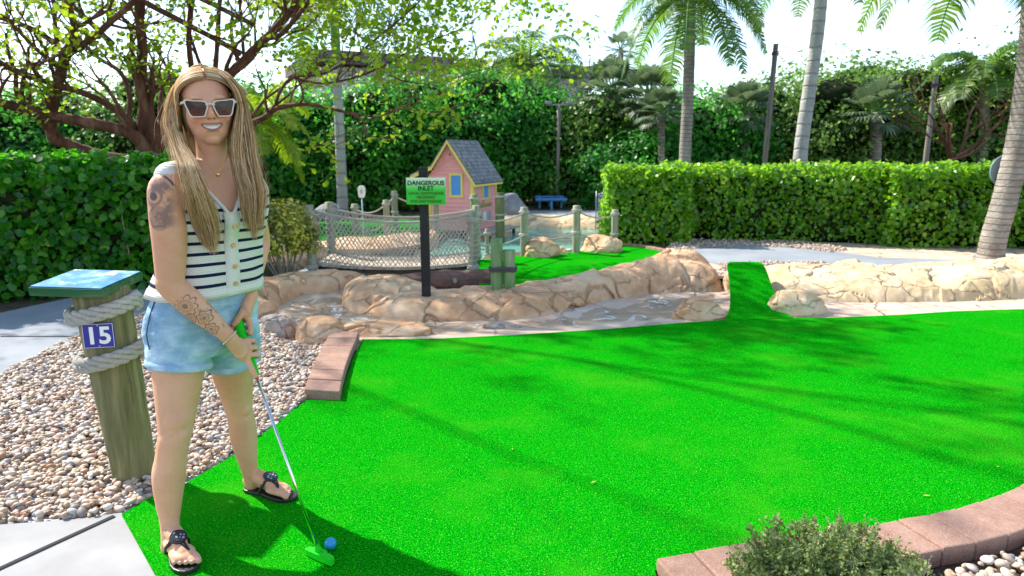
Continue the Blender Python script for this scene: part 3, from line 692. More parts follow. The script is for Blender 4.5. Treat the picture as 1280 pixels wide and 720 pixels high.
# ================================================================== LEAVES
LEAF = {'ovate': (np.array([[0, 0, 0], [.28, .26, .03], [.72, .30, .04], [1, 0, -.03], [.72, -.30, .04], [.28, -.26, .03]]), np.array([[0, 1, 2, 3], [3, 4, 5, 0]])),
        'narrow': (np.array([[0, 0, 0], [.5, .13, .02], [1, 0, -.06], [.5, -.13, .02]]), np.array([[0, 1, 2, 3]])),
        'round': (np.array([[0, 0, 0], [.3, .34, .05], [.8, .38, .06], [1, 0, 0], [.8, -.38, .06], [.3, -.34, .05]]), np.array([[0, 1, 2, 3], [3, 4, 5, 0]]))}
def leaves(pos, nrm, size, seed, shape='ovate', spread=0.7, droop=0.0):
    """returns V, F of leaf blades lying roughly across nrm"""
    r = rng(seed); n = len(pos); V0, F0 = LEAF[shape]
    N = nrm + r.normal(0, spread, (n, 3)); N /= np.linalg.norm(N, axis=1)[:, None] + 1e-9
    a = r.normal(size=(n, 3)); a[:, 2] -= droop; X = a - (a * N).sum(1)[:, None] * N; X /= np.linalg.norm(X, axis=1)[:, None] + 1e-9
    Y = np.cross(N, X); s = (np.asarray(size) * r.uniform(.65, 1.25, n))[:, None, None]
    W = pos[:, None] + s * (V0[None, :, 0:1] * X[:, None] + V0[None, :, 1:2] * Y[:, None] + V0[None, :, 2:3] * N[:, None])
    F = (F0[None] + (np.arange(n) * len(V0))[:, None, None]).reshape(-1, F0.shape[1]); return W.reshape(-1, 3), F
def hedge(name, c0, c1, width, z0, z1, n, size, seed, mat, label, lump=0.10, group=None, ends=0.35, mat2=None, roundtop=0.12):
    """clipped hedge from c0 to c1 (ground points)"""
    r = rng(seed); c0 = np.array(c0[:2], float); c1 = np.array(c1[:2], float); L = np.linalg.norm(c1 - c0); d = (c1 - c0) / L; q = np.array([-d[1], d[0]])
    h = z1 - z0; areas = np.array([L * h, L * h, L * width, width * h, width * h]); k = r.choice(5, n, p=areas / areas.sum())
    u = r.uniform(0, 1, (n, 2)); s = np.zeros(n); w = np.zeros(n); z = np.zeros(n); N = np.zeros((n, 3))
    for i in range(5):
        m_ = k == i
        if i < 2: s[m_] = u[m_, 0] * L; w[m_] = (-1 if i == 0 else 1) * width / 2; z[m_] = z0 + h * u[m_, 1]; N[m_, :2] = q * (-1 if i == 0 else 1)
        elif i == 2: s[m_] = u[m_, 0] * L; w[m_] = (u[m_, 1] - .5) * width; z[m_] = z1; N[m_, 2] = 1
        else: s[m_] = 0 if i == 3 else L; w[m_] = (u[m_, 0] - .5) * width; z[m_] = z0 + h * u[m_, 1]; N[m_, :2] = d * (-1 if i == 3 else 1)
    base = np.c_[c0[0] + d[0] * s + q[0] * w, c0[1] + d[1] * s + q[1] * w, z]
    # round the upper edges
    top = np.clip((z - (z1 - roundtop)) / roundtop, 0, 1); base[:, :2] -= (np.sign(w) * top ** 2 * roundtop * 0.8 * (np.abs(w) > width / 2 - 0.01))[:, None] * q
    disp = lump * vnoise(base, 2.2, seed, 2) + 0.09 * vnoise(base, 6, seed + 1, 2)
    depth = np.abs(r.exponential(0.065, n)) - 0.03
    base = base + N * (disp - depth)[:, None]
    low = np.clip((base[:, 2] - z0) / 0.25, 0, 1); keep = r.uniform(0, 1, n) < 0.45 + 0.55 * low
    base, N = base[keep], N[keep]; N2 = N + np.array([0, 0, 0.5])
    V, F = leaves(base, N2, size, seed + 5, 'round', 0.75)
    t = empty(name, (float((c0 + c1)[0] / 2), float((c0 + c1)[1] / 2), z0), label, 'hedge', group)
    link_mesh('foliage', np_mesh('foliage', V, F), mat, t)
    ang = math.atan2(d[1], d[0]); mid = (c0 + c1) / 2
    # lumpy dark mass added inside to block see-through, coloured like inner shade
    ns_, nt_ = int(L / 0.15) + 2, 10; V = []; iw = width / 2 - 0.13
    prof = [(-iw * .7, z0 - .02), (-iw, z0 + .15), (-iw, z1 - .3), (-iw * .8, z1 - .14), (0, z1 - .12), (iw * .8, z1 - .14), (iw, z1 - .3), (iw, z0 + .15), (iw * .7, z0 - .02)]
    for i in range(ns_):
        ss = 0.13 + (L - 0.26) * i / (ns_ - 1)
        for (ww, zz_) in prof: V.append((c0[0] + d[0] * ss + q[0] * ww, c0[1] + d[1] * ss + q[1] * ww, zz_))
    V = np.array(V); V = V + 0.05 * np.c_[vnoise(V, 4, seed, 2), vnoise(V, 4, seed + 2, 2), 0.5 * vnoise(V, 4, seed + 3, 2)]
    m_ = len(prof); fs = [(i * m_ + j, (i + 1) * m_ + j, (i + 1) * m_ + (j + 1) % m_, i * m_ + (j + 1) % m_) for i in range(ns_ - 1) for j in range(m_)] + [tuple(range(m_)), tuple((ns_ - 1) * m_ + j for j in range(m_ - 1, -1, -1))]
    MB().add(V, fs).build('dark_core_mass', M['core'], t, smooth=True)
    # stems
    mb = MB()
    for i in range(int(L * 9)):
        ss = r.uniform(0.05, L - .05); ww = r.uniform(-1, 1) * width * .28; b_ = np.array([c0[0] + d[0] * ss + q[0] * ww, c0[1] + d[1] * ss + q[1] * ww, z0 - .02])
        e_ = b_ + np.array([r.normal(0, .12), r.normal(0, .12), h * r.uniform(.45, .75)]); m0 = (b_ + e_) / 2 + r.normal(0, .03, 3)
        mb.tube([b_, m0, e_], [.011, .008, .004], 5)
    mb.build('stems', M['stem_pale'], t); return t
hl0, hl1 = (-6.2, 5.45), (-2.95, 8.55)
hedge('clipped_hedge', (-7.2, 5.35), (-3.55, 7.75), 0.9, 0.0, 1.29, 18000, 0.082, 41, M['leaf_hedge'], 'tall glossy dark green hedge behind the woman and hole post', lump=.12)
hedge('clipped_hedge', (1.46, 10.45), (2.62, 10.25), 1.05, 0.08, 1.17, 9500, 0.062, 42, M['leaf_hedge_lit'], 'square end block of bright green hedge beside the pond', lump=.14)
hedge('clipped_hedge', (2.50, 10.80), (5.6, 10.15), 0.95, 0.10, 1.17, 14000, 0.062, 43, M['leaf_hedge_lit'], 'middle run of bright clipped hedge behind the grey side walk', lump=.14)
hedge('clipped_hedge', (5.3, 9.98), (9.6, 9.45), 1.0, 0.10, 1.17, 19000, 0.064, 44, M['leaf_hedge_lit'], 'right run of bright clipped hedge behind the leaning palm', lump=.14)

def bush(name, c, r3, n, size, seed, mat, label, shape='ovate', stems=20, cat='bush', stemmat=None, stem_r=0.007, z_low=0.3, hole=0.25):
    r = rng(seed); d = r.normal(size=(n, 3)); d /= np.linalg.norm(d, axis=1)[:, None]
    rad = r.uniform(0.45, 1.0, n) ** 0.5; cl = vnoise(d * 1.0, 2.6, seed, 2); rad = rad * (1 + 0.28 * cl)
    keep = (vnoise(d * rad[:, None], 4, seed + 2, 2) > -0.42 + hole * 0.6) & (d[:, 2] * rad > -z_low * 2.2)
    d, rad = d[keep], rad[keep]; p = d * rad[:, None] * np.array(r3) + np.array([0, 0, r3[2] * .95])
    V, F = leaves(p, d + np.array([0, 0, .6]), size, seed, shape, 0.6)
    t = empty(name, c, label, cat); o = link_mesh('foliage', np_mesh('foliage', V, F), mat); o.parent = t
    if not stems: return t
    mb = MB()
    for i in range(stems):
        a = r.uniform(0, 2 * np.pi); k = r.uniform(.1, .85); e = np.array([math.cos(a) * r3[0] * k, math.sin(a) * r3[1] * k, r3[2] * r.uniform(.9, 1.6)])
        b_ = np.array([math.cos(a) * r3[0] * .12, math.sin(a) * r3[1] * .12, -.03]); m_ = b_ * .45 + e * .55; m_[2] *= .75; m_ += r.normal(0, .02, 3)
        mb.tube([b_, m_, e], [stem_r * 1.5, stem_r, stem_r * .4], 5)
    o = mb.build('stems', stemmat or M['stem_pale']); o.parent = t; return t
bush('yellow_bush', P(352, 352, 0) + Vector((0, .1, 0)), (.44, .38, .47), 6800, .046, 51, M['leaf_croton'], 'yellow and green speckled bush beside the rope bridge', stems=34, z_low=.12)
bush('green_bush', Vector((-3.3, 7.9, 0)), (.42, .4, .62), 4200, .06, 52, M['leaf_hedge'], 'bright green bush just behind the shoulder of the woman', stems=20)
for i, (x, y, s_, lb) in enumerate([(372, 262, .55, 'low olive bush left of the grey palm trunk'), (415, 262, .6, 'low olive bush at the foot of the grey palm'), (462, 262, .55, 'low dark bush behind the white paddle sign'), (515, 268, .5, 'low dark bush behind the green sign')]):
    bush('low_bush', P(x, y, .05) + Vector((0, .6, 0)), (s_ * 1.25, .5, s_ * .62), 3200, .055, 60 + i, M['leaf_mid'], lb, stems=0)
def sprig_shrub(name, c, rx, ry, hmax, nst, size, seed, mat, label, leafy=1.0, cat='shrub'):
    """many thin upright sprigs, each leafed along its upper part"""
    r = rng(seed); mb = MB(); A = []; N = []
    for i in range(nst):
        a = r.uniform(0, 2 * np.pi); k = r.uniform(0, 1) ** .5; h = hmax * (1 - .55 * k * k) * r.uniform(.6, 1.12)
        b_ = np.array([math.cos(a) * rx * k * .55, math.sin(a) * ry * k * .55, -.01]); e_ = np.array([math.cos(a) * rx * k * 1.0, math.sin(a) * ry * k * 1.0, h]) + r.normal(0, .012, 3); m_ = b_ * .4 + e_ * .6 + r.normal(0, .01, 3); m_[2] -= h * .06
        mb.tube([b_, m_, e_], [.0022, .0016, .0008], 4, cap=False)
        def run(p0, p1, n):
            t = r.uniform(.0, 1, n) ** .8; q = p0[None] * (1 - t)[:, None] + p1[None] * t[:, None]; A.append(q + r.normal(0, .005, (n, 3))); d = r.normal(size=(n, 3)); d[:, 2] = np.abs(d[:, 2]) + .3; N.append(d)
        n_l = int(leafy * h / .0042)
        run(b_ * .45 + m_ * .55, m_, n_l // 3); run(m_, e_, n_l)
        for s_ in range(3):
            t = r.uniform(.35, .95); p0 = b_ * (1 - t) + e_ * t; p1 = p0 + np.array([r.normal(0, .02), r.normal(0, .02), r.uniform(.015, .05)]); mb.tube([p0, p1], [.0012, .0006], 4, cap=False); run(p0, p1, int(leafy * 9))
    A = np.concatenate(A); N = np.concatenate(N); V, F = leaves(A, N, size, seed, 'ovate', .7)
    t = empty(name, c, label, cat); o = link_mesh('foliage', np_mesh('foliage', V, F), mat); o.parent = t; o = mb.build('stems', M['stem_pale']); o.parent = t; return t
sprig_shrub('olive_shrub', Vector((0.98, 1.92, 0)), .31, .21, .275, 270, .0125, 71, M['leaf_small'], 'small leafed olive shrub in the near corner by the brick edging')
sprig_shrub('dry_shrub', Vector((1.22, 1.98, 0)), .15, .13, .17, 70, .011, 72, M['leaf_small'], 'sparse dry twiggy shrub beside the corner pebbles', leafy=.3)

# ================================================================== TREES
def lobed_tree(name, label, base, lobes, n, size, mat, bark, seed, group=None, trunk_r=.12, shape='ovate', core=.62, cat='tree'):
    r = rng(seed); t = empty(name, base, label, cat, group); base = np.array(base)
    vol = np.array([l[1] * l[2] * l[3] for l in [(0, *q[1]) for q in lobes]]) if False else np.array([q[1][0] * q[1][2] for q in lobes]); pr = vol / vol.sum()
    A = []; NN = []
    for li, (c, rad) in enumerate(lobes):
        k = int(n * pr[li]); ncl = max(8, k // 34); d = r.normal(size=(ncl, 3)); d /= np.linalg.norm(d, axis=1)[:, None]
        cc = np.array(c) + d * np.array(rad) * (r.uniform(.55, 1.05, ncl) * (1 + .15 * r.normal(size=ncl)))[:, None]
        ci = r.integers(0, ncl, k); off = r.normal(size=(k, 3)) * np.array([1, 1, .6]) * (np.mean(rad) * .17 + .05)
        A.append(cc[ci] + off); NN.append(d[ci] + off * 1.5 + np.array([0, 0, .5]))
    A = np.concatenate(A); NN = np.concatenate(NN); ok = A[:, 2] > 0.02 - base[2]; A, NN = A[ok], NN[ok]
    V, F = leaves(A, NN, size, seed, shape, .55); o = link_mesh('crown', np_mesh('crown', V, F), mat); o.parent = t
    mb = MB(); lo = min(q[0][2] for q in lobes)
    top = np.mean([q[0] for q in lobes], axis=0); mb.tube([(0, 0, -.1), (top[0] * .2, top[1] * .2, top[2] * .5), tuple(top)], [trunk_r, trunk_r * .75, trunk_r * .4], 9)
    for c, rad in lobes:
        b_ = np.array([top[0] * .2, top[1] * .2, top[2] * .45]); e_ = np.array(c); mm = (b_ + e_) / 2 + r.normal(0, .1, 3); mb.tube([b_, mm, e_], [trunk_r * .5, trunk_r * .35, trunk_r * .15], 6)
        for _ in range(4):
            d = r.normal(size=3); d /= np.linalg.norm(d); mb.tube([mm, e_ + d * np.array(rad) * .4, e_ + d * np.array(rad) * .95], [trunk_r * .22, trunk_r * .13, .01], 5)
    o = mb.build('trunk', bark, smooth=True); o.parent = t
    if core:
        mb = MB()
        for c, rad in lobes: mb.ellipsoid(c, tuple(q * core for q in rad), nu=14, nv=9)
        o = mb.build('dark_core_mass', M['core'], smooth=True); o.parent = t  # dark lobes added inside the crown to block light
        tx = bpy.data.textures.get('lump') or bpy.data.textures.new('lump', 'CLOUDS'); tx.noise_scale = .5
        s_ = o.modifiers.new('sub', 'SUBSURF'); s_.levels = 1; s_.render_levels = 1; dm = o.modifiers.new('lump', 'DISPLACE'); dm.texture = tx; dm.strength = .35; dm.texture_coords = 'LOCAL'
    return t
def wall_tree(i, x, Y, top_y, mat, label, w=1.5, seed=0, n=17000, size=.10):
    """bushy evergreen leafy to the ground, whose top reaches the sight line top_y"""
    X = D(x, 200, Y).x; H = D(x, top_y, Y).z; r = random.Random(seed)
    lobes = [((r.uniform(-.3, .3), 0, H * .80), (w * .75, w * .7, H * .22)), ((-w * .5, r.uniform(-.3, .2), H * .55), (w * .62, w * .6, H * .24)), ((w * .5, r.uniform(-.3, .2), H * .58), (w * .6, w * .6, H * .24)),
             ((-w * .35, -.35, H * .25), (w * .62, w * .55, H * .25)), ((w * .4, -.3, H * .24), (w * .62, w * .55, H * .24)), ((0, -.25, H * .48), (w * .7, w * .6, H * .25))]
    return lobed_tree('evergreen_tree', label, (X, Y, 0), lobes, n, size, mat, M['bark_dark'], seed, 'dense trees behind the course')
specs = [(-150, 13.5, 60, 'leaf_mid', 'pale leafy tree at the far left edge', 1.6), (-20, 14.5, 120, 'leaf_dark', 'dark tree low behind the leaning red limbs at left', 1.6), (90, 15.5, 105, 'leaf_dark', 'dark tree behind the forked red trunk', 1.7), (190, 15.5, 80, 'leaf_mid', 'mid green tree behind the woman and red trunk', 1.7),
         (290, 16, 100, 'leaf_dark', 'dark tree just right of the woman', 1.7), (372, 16.5, 118, 'leaf_dark', 'dark tree left of the grey palm trunk', 1.6), (462, 16.5, 105, 'leaf_dark', 'dark tree right of the grey palm trunk', 1.7),
         (545, 17, 95, 'leaf_dark', 'dark green tree behind the pink hut', 1.8), (610, 18, 84, 'leaf_dark', 'tall dark tree behind the hut roof', 1.8), (672, 18.5, 100, 'leaf_dark', 'dark tree behind the thin light pole', 1.7), (735, 18, 118, 'leaf_mid', 'mid green tree right of the light pole', 1.5),
         (800, 17, 165, 'leaf_dark', 'low dark tree behind the hedge corner', 1.5), (880, 17.5, 128, 'leaf_dark', 'dark tree behind the tall slim palm', 1.7), (955, 18.5, 100, 'leaf_mid', 'tree behind the leaning timber pole', 1.7), (1040, 18, 88, 'leaf_mid', 'olive tree right of the white palm trunk', 1.8),
         (1125, 18.5, 76, 'leaf_mid', 'olive tree before the second timber pole', 1.8), (1205, 18, 92, 'leaf_mid', 'olive tree behind the bare red tree', 1.7), (1300, 18, 80, 'leaf_dark', 'dark tree behind the leaning palm trunk', 1.8), (1400, 18, 90, 'leaf_mid', 'olive tree at the far right edge', 2.0)]
for i, (x, Y, ty, mt, lb, w) in enumerate(specs): wall_tree(i, x, Y, ty, M[mt], lb, w, 100 + i, n=15000, size=.105 if Y > 15 else .09)
# second, taller rank behind, closing the gaps
for i, (x, Y, ty, mt, lb, w) in enumerate([(20, 22, 110, 'leaf_dark', 'farther tree closing the gap at left', 2.6), (330, 22, 122, 'leaf_mid', 'farther tree beyond the grey palm', 2.6), (560, 23, 100, 'leaf_dark', 'farther tree under the brown roof', 2.8), (840, 23, 105, 'leaf_dark', 'farther tree beyond the slim palm', 2.8), (1080, 24, 62, 'leaf_mid', 'farther pale tree at right', 3.0), (1290, 24, 65, 'leaf_mid', 'farthest tree behind the leaning palm', 2.8)]):
    X = D(x, 200, Y).x; H = D(x, ty, Y).z
    lobed_tree('evergreen_tree', lb, (X, Y, 0), [((0, 0, H * .7), (w, w * .6, H * .3)), ((-w * .7, 0, H * .4), (w * .8, w * .6, H * .38)), ((w * .7, 0, H * .4), (w * .8, w * .6, H * .38))], 9000, .16, M[mt], M['bark_dark'], 140 + i, 'dense trees behind the course')

# branching tree from drawn limbs ----------------------------------------------------------------
def twigs(mb, p, d, r, L, depth, rr, tips, nseg=4):
    pts = [p]; rad = [r]; q = Vector(p); dd = Vector(d).normalized()
    for i in range(nseg):
        dd = (dd + Vector((rr.gauss(0, .22), rr.gauss(0, .22), rr.gauss(0.05, .18)))).normalized(); q = q + dd * (L / nseg); pts.append(q.copy()); rad.append(r * (1 - .55 * (i + 1) / nseg))
    mb.tube(pts, rad, 6 if r > .012 else 4, cap=False)
    if depth <= 0: tips.append((pts[-1], dd)); tips.append((pts[-2], dd)); return
    for k in range(rr.choice((2, 3))):
        j = rr.randint(2, nseg); nd = (dd + Vector((rr.gauss(0, .65), rr.gauss(0, .65), rr.gauss(.15, .45)))).normalized()
        twigs(mb, pts[j], nd, rad[j] * .68, L * rr.uniform(.55, .8), depth - 1, rr, tips)
def drawn_tree(name, label, base, limbs, seed, bark, leafm, leafsize, dens, filt=None, side=.5, extra_up=0, cat='tree'):
    rr = random.Random(seed); mb = MB(); tips = []
    for pts, r0, r1, tw in limbs:
        p = smooth_pts([tuple(q) for q in pts], 6); n = len(p); rad = [r0 + (r1 - r0) * i / (n - 1) for i in range(n)]
        rad = [a * (1 + .07 * math.sin(i * 1.9 + seed)) for i, a in enumerate(rad)]; mb.tube([Vector(q) for q in p], rad, 10)
        for k in range(tw):
            i = rr.randint(int(n * .3), n - 1); dv = Vector(p[min(i + 1, n - 1)]) - Vector(p[max(i - 1, 0)])
            nd = (dv.normalized() + Vector((rr.gauss(0, .7), rr.gauss(0, .7), rr.gauss(.35, .5)))).normalized()
            twigs(mb, Vector(p[i]), nd, min(rad[i] * .55, .03), rr.uniform(.5, 1.1), 2, rr, tips)
        twigs(mb, Vector(p[-1]), Vector(p[-1]) - Vector(p[-3]), rad[-1], .9, 2, rr, tips)
    t = empty(name, base, label, cat); mb.build('trunk', bark, t, smooth=True)
    r = rng(seed); A = []
    for (q, dd) in tips:
        k = dens if (filt is None or filt(q)) else 0
        if k: A.append(np.array(q) + r.normal(0, leafsize * 1.15, (r.integers(k // 2, k + 1), 3)))
    if A:
        A = np.concatenate(A); V, F = leaves(A, np.tile([0, 0, 1.0], (len(A), 1)), leafsize, seed, 'ovate', .8, droop=.6)
        link_mesh('crown', np_mesh('crown', V, F), leafm, t)
    return t
Yt = 8.6
def LL(lst, Y0, dY=0.0): return [tuple(D(x, y, Y0 + dY * i)) for i, (x, y) in enumerate(lst)]
limbsA = [
    (LL([(186, 215), (183, 190), (165, 168), (130, 157), (75, 147), (30, 137), (0, 128), (-70, 112)], Yt, -.12), .085, .045, 9),
    (LL([(183, 205), (130, 195), (100, 186), (80, 178), (66, 172), (64, 150), (68, 120), (78, 85), (82, 68)], Yt, -.08), .07, .055, 4),
    (LL([(82, 70), (60, 48), (30, 32), (0, 22), (-50, 5)], Yt - .6, -.12), .035, .02, 7),
    (LL([(82, 70), (112, 50), (140, 26), (168, 0), (190, -40), (230, -120)], Yt - .6, -.15), .04, .02, 8),
    (LL([(78, 80), (70, 45), (68, 10), (60, -50)], Yt - .6, -.1), .03, .015, 6),
    (LL([(189, 205), (192, 180), (186, 145), (176, 110), (178, 60), (174, 20), (172, -60), (190, -160)], Yt + .1, -.1), .095, .03, 9),
    (LL([(168, 165), (160, 150), (130, 128), (95, 113), (60, 103), (20, 88), (-30, 74)], Yt, -.15), .045, .025, 8),
    (LL([(160, 152), (162, 120), (150, 90), (120, 70), (95, 40), (80, 0)], Yt + .1, .1), .035, .015, 7),
    (LL([(140, 55), (115, 30), (90, 5), (70, -30)], Yt, .1), .04, .02, 5)]
drawn_tree('gumbo_tree', 'spreading tree with smooth red limbs rising behind the left hedge', tuple(P(186, 300, 0)[:2]) + (0,) if False else (float(D(186, 215, Yt).x), Yt, 0), [([(D(186, 215, Yt).x, Yt, -.1), (D(186, 215, Yt).x, Yt, .7), tuple(D(186, 212, Yt))], .13, .10, 0)] + limbsA, 7, M['bark_red'], M['leaf_yellow'], .070, 9)
Yb = 8.9
limbsB = [
    (LL([(200, 200), (225, 150), (262, 112), (290, 90), (320, 60), (350, 30), (372, 0), (400, -60)], Yb, -.15), .075, .03, 9),
    (LL([(262, 112), (285, 98), (312, 72), (330, 50), (350, 44), (372, 20), (390, -5), (420, -50)], Yb - .25, -.15), .04, .02, 8),
    (LL([(225, 170), (265, 172), (300, 160), (330, 147), (345, 136), (380, 130), (410, 135), (440, 142)], Yb, -.14), .05, .014, 5),
    (LL([(343, 137), (350, 115), (366, 97), (400, 93), (425, 82), (452, 64), (480, 40), (505, 20)], Yb - .5, -.12), .02, .010, 8),
    (LL([(240, 90), (236, 50), (240, 5), (245, -40), (230, -110)], Yb - .2, -.1), .035, .02, 8),
    (LL([(268, 100), (272, 50), (275, 0), (290, -80), (330, -150)], Yb - .3, -.12), .03, .02, 8),
    (LL([(305, 78), (303, 40), (300, 0), (310, -60)], Yb - .4, -.1), .02, .012, 6),
    (LL([(322, 60), (345, 52), (352, 25), (338, 0), (325, -30)], Yb - .4, .1), .018, .010, 6)]
limbsC = [(LL([(366, 97), (400, 104), (440, 98), (480, 82), (515, 62), (545, 48)], 8.2, -.05), .016, .007, 11), (LL([(438, 141), (470, 146), (505, 136), (545, 140), (585, 128)], 8.2, -.05), .013, .006, 11), (LL([(480, 82), (500, 100), (540, 104), (575, 95)], 8.1, .05), .010, .005, 8)]
high = [([(-3.1, 8.2, 2.5), (-4.40, 7.50, 3.40), (-3.30, 6.90, 4.30), (-2.00, 6.30, 4.90), (-0.60, 5.80, 5.20)], .032, .012, 8), ([(-3.30, 6.90, 4.30), (-2.50, 6.10, 4.70), (-1.70, 5.10, 4.80), (-1.10, 4.30, 4.70)], .024, .01, 7),
        ([(-2.9, 8.1, 2.8), (-4.80, 6.90, 3.80), (-4.30, 5.90, 4.50), (-3.50, 5.10, 4.80)], .028, .01, 7), ([(-2.00, 6.30, 4.90), (-0.90, 6.70, 5.60), (0.30, 6.90, 6.00)], .024, .012, 5)]
drawn_tree('gumbo_tree', 'red limbed tree rising behind the head of the woman with yellow green sprays', (float(D(200, 215, Yb).x), Yb, 0), [([(D(200, 215, Yb).x, Yb, -.1), (D(200, 215, Yb).x, Yb, .7), tuple(D(200, 205, Yb))], .12, .09, 0)] + limbsB + limbsC + high, 9, M['bark_red'], M['leaf_yellow'], .072, 10)
# bare grey treetops before the building
for j, (bx, Y, ty, lb) in enumerate([(560, 24, 30, 'leafless grey treetop left of the building roof corner'), (505, 25, 40, 'leafless grey treetop farthest left before the roof'), (700, 25, 75, 'small leafless treetop before the roof end')]):
    b_ = D(bx, 235, Y); b_.z = 0; tp_ = D(bx, ty + 60, Y)
    drawn_tree('bare_tree', lb, tuple(b_), [([tuple(b_), (b_.x + .1, Y, tp_.z * .5), tuple(tp_)], .12, .05, 16), ([(b_.x, Y, tp_.z * .5), (b_.x - .8, Y, tp_.z * .85), tuple(D(bx - 35, ty + 25, Y))], .07, .03, 10), ([(b_.x, Y, tp_.z * .5), (b_.x + .8, Y, tp_.z * .85), tuple(D(bx + 35, ty + 30, Y))], .07, .03, 10)], 20 + j, M['bark_grey'], M['leaf_mid'], .1, 0)
b_ = D(1195, 225, 13); b_.z = 0
drawn_tree('bare_tree', 'leafless reddish tree with forked limbs above the right hedge', tuple(b_), [
    ([tuple(b_), tuple(D(1190, 200, 13))], .06, .05, 0), (LL([(1190, 200), (1182, 180), (1172, 160)], 13, 0), .04, .02, 2), (LL([(1190, 200), (1215, 185), (1235, 165), (1248, 155)], 13, -.1), .04, .018, 3),
    (LL([(1200, 194), (1207, 170), (1212, 145), (1220, 130)], 13, .1), .03, .012, 3), (LL([(1190, 200), (1212, 193), (1232, 178), (1245, 170)], 12.9, -.1), .025, .01, 2)], 33, M['bark_red'], M['leaf_yellow'], .07, 2)

# palms ---------------------------------------------------------------------------------------
def frond_mesh(pts, L, width, nl, rr, droop=.5, wid=.03):
    """pinnate frond along the curve pts: returns V, F lists"""
    V = []; F = []; n = len(pts)
    for k in range(nl):
        t = .10 + .9 * k / nl; i = min(int(t * (n - 1)), n - 2); f = t * (n - 1) - i; p = pts[i].lerp(pts[i + 1], f); tan = (pts[i + 1] - pts[i]).normalized()
        sd = tan.cross(Vector((0, 0, 1))); sd = sd.normalized() if sd.length > .05 else Vector((1, 0, 0)); l = width * (math.sin(math.pi * min(1, t * .85 + .12)) ** .6) * rr.uniform(.85, 1.1)
        for s in (-1, 1):
            d1 = (sd * s + tan * .55 + Vector((0, 0, .15 + rr.gauss(0, .12)))).normalized(); d2 = (d1 + Vector((0, 0, -droop * 1.5))).normalized(); w = tan * wid * .5
            a = p; m = p + d1 * l * .45; e = m + d2 * l * .55; b = len(V); V += [a - w, a + w, m + w, m - w, e]; F += [(b, b + 1, b + 2, b + 3), (b + 3, b + 2, b + 4, b + 4)]
    return V, F
def coco_palm(name, label, trunk_pts, r0, r1, nf, L, seed, trunkmat, leafm, shaft=False, wid=.035, up=.55, nl=46, fw=.55, only=None):
    rr = random.Random(seed); t = empty(name, tuple(trunk_pts[0]), label, 'palm tree')
    p = smooth_pts([tuple(q) for q in trunk_pts], 10); n = len(p)
    mb = MB(); mb.tube([Vector(q) for q in p], [(r0 + (r1 - r0) * (i / (n - 1)) ** .7) * (1.15 if i == 0 else 1) * (1 + .02 * math.sin(i * 2.2)) for i in range(n)], 18); mb.build('trunk', trunkmat, t, smooth=True)
    top = Vector(p[-1]); axis = (Vector(p[-1]) - Vector(p[-4])).normalized()
    if shaft:
        mb = MB(); mb.tube([top - axis * .05, top + axis * .15, top + axis * 1.0, top + axis * 1.5], [r1 * 1.02, r1 * 1.15, r1 * .85, r1 * .45], 14); mb.build('crownshaft', M['crownshaft'], t, smooth=True); top = top + axis * 1.4
    else:
        mb = MB()
        for k in range(14):
            a = k * 2.4; d = Vector((math.cos(a), math.sin(a), .9)).normalized(); mb.tube([top + axis * (-.25 + .02 * k), top + d * .22 + axis * (-.1 + .02 * k)], [r1 * .45, r1 * .2], 5)
        mb.build('leaf_bases', M['bark_grey'], t)
    V = []; F = []; rm = MB()
    for k in range(nf):
        a = k * 2.39996 + rr.uniform(-.2, .2); el = up + (1.15 - up) * (1 - k / nf) * 1.1 - .75 * (k / nf) + rr.uniform(-.1, .1)
        d = Vector((math.cos(a) * math.cos(el), math.sin(a) * math.cos(el), math.sin(el))); q = top.copy(); pts = [q.copy()]; ln = L * rr.uniform(.85, 1.1)
        for i in range(10): d = (d + Vector((0, 0, -.13 - .02 * i))).normalized(); q = q + d * ln / 10; pts.append(q.copy())
        rm.tube(pts, [.028 * (1 - .085 * i) for i in range(11)], 5); v, f = frond_mesh(pts, ln, fw, nl, rr, .55, wid); b = len(V); V += v; F += [tuple(i + b for i in ff) for ff in f]
    rm.build('leaf_stalks', M['crownshaft'], t); me = bpy.data.meshes.new('fronds'); me.from_pydata(V, [], [tuple(dict.fromkeys(f)) for f in F]); link_mesh('fronds', me, leafm, t); return t
def base_at(x, Y, z=0.0): v = D(x, 230, Y); return Vector((v.x, Y, z))
# leaning palm at the right edge
Yp = 8.45
coco_palm('coconut_palm', 'leaning grey ringed palm trunk before the right hedge', [P(1238, 322, .1), D(1243, 295, Yp), D(1256, 250, Yp), D(1268, 200, Yp), D(1279, 140, Yp), D(1287, 70, Yp), D(1292, 0, Yp - .1), D(1294, -140, Yp - .2)], .155, .115, 22, 2.3, 5, M['palm_trunk'], M['leaf_palm'])
coco_palm('coconut_palm', 'slim palm behind the hedge just right of the pond', [base_at(855, 14), D(856, 200, 14), D(860, 120, 14), D(862, 60, 14), D(863, -6, 14)], .13, .10, 20, 2.0, 6, M['palm_trunk'], M['leaf_palm'], up=.35)
coco_palm('royal_palm', 'straight grey palm trunk with green shaft left of the green sign', [base_at(427, 14.5), D(426, 200, 14.5), D(423, 130, 14.5), D(420, 66, 14.5)], .125, .085, 16, 2.5, 7, M['royal_trunk'], M['leaf_palm'], shaft=True, up=.4)
coco_palm('royal_palm', 'thick whitish palm trunk rising behind the middle of the hedge', [base_at(1000, 14.5), D(1001, 190, 14.5), D(1012, 110, 14.5), D(1022, 40, 14.5), D(1028, -20, 14.5)], .155, .12, 16, 2.6, 8, M['royal_trunk'], M['leaf_palm'], shaft=True, up=.4)
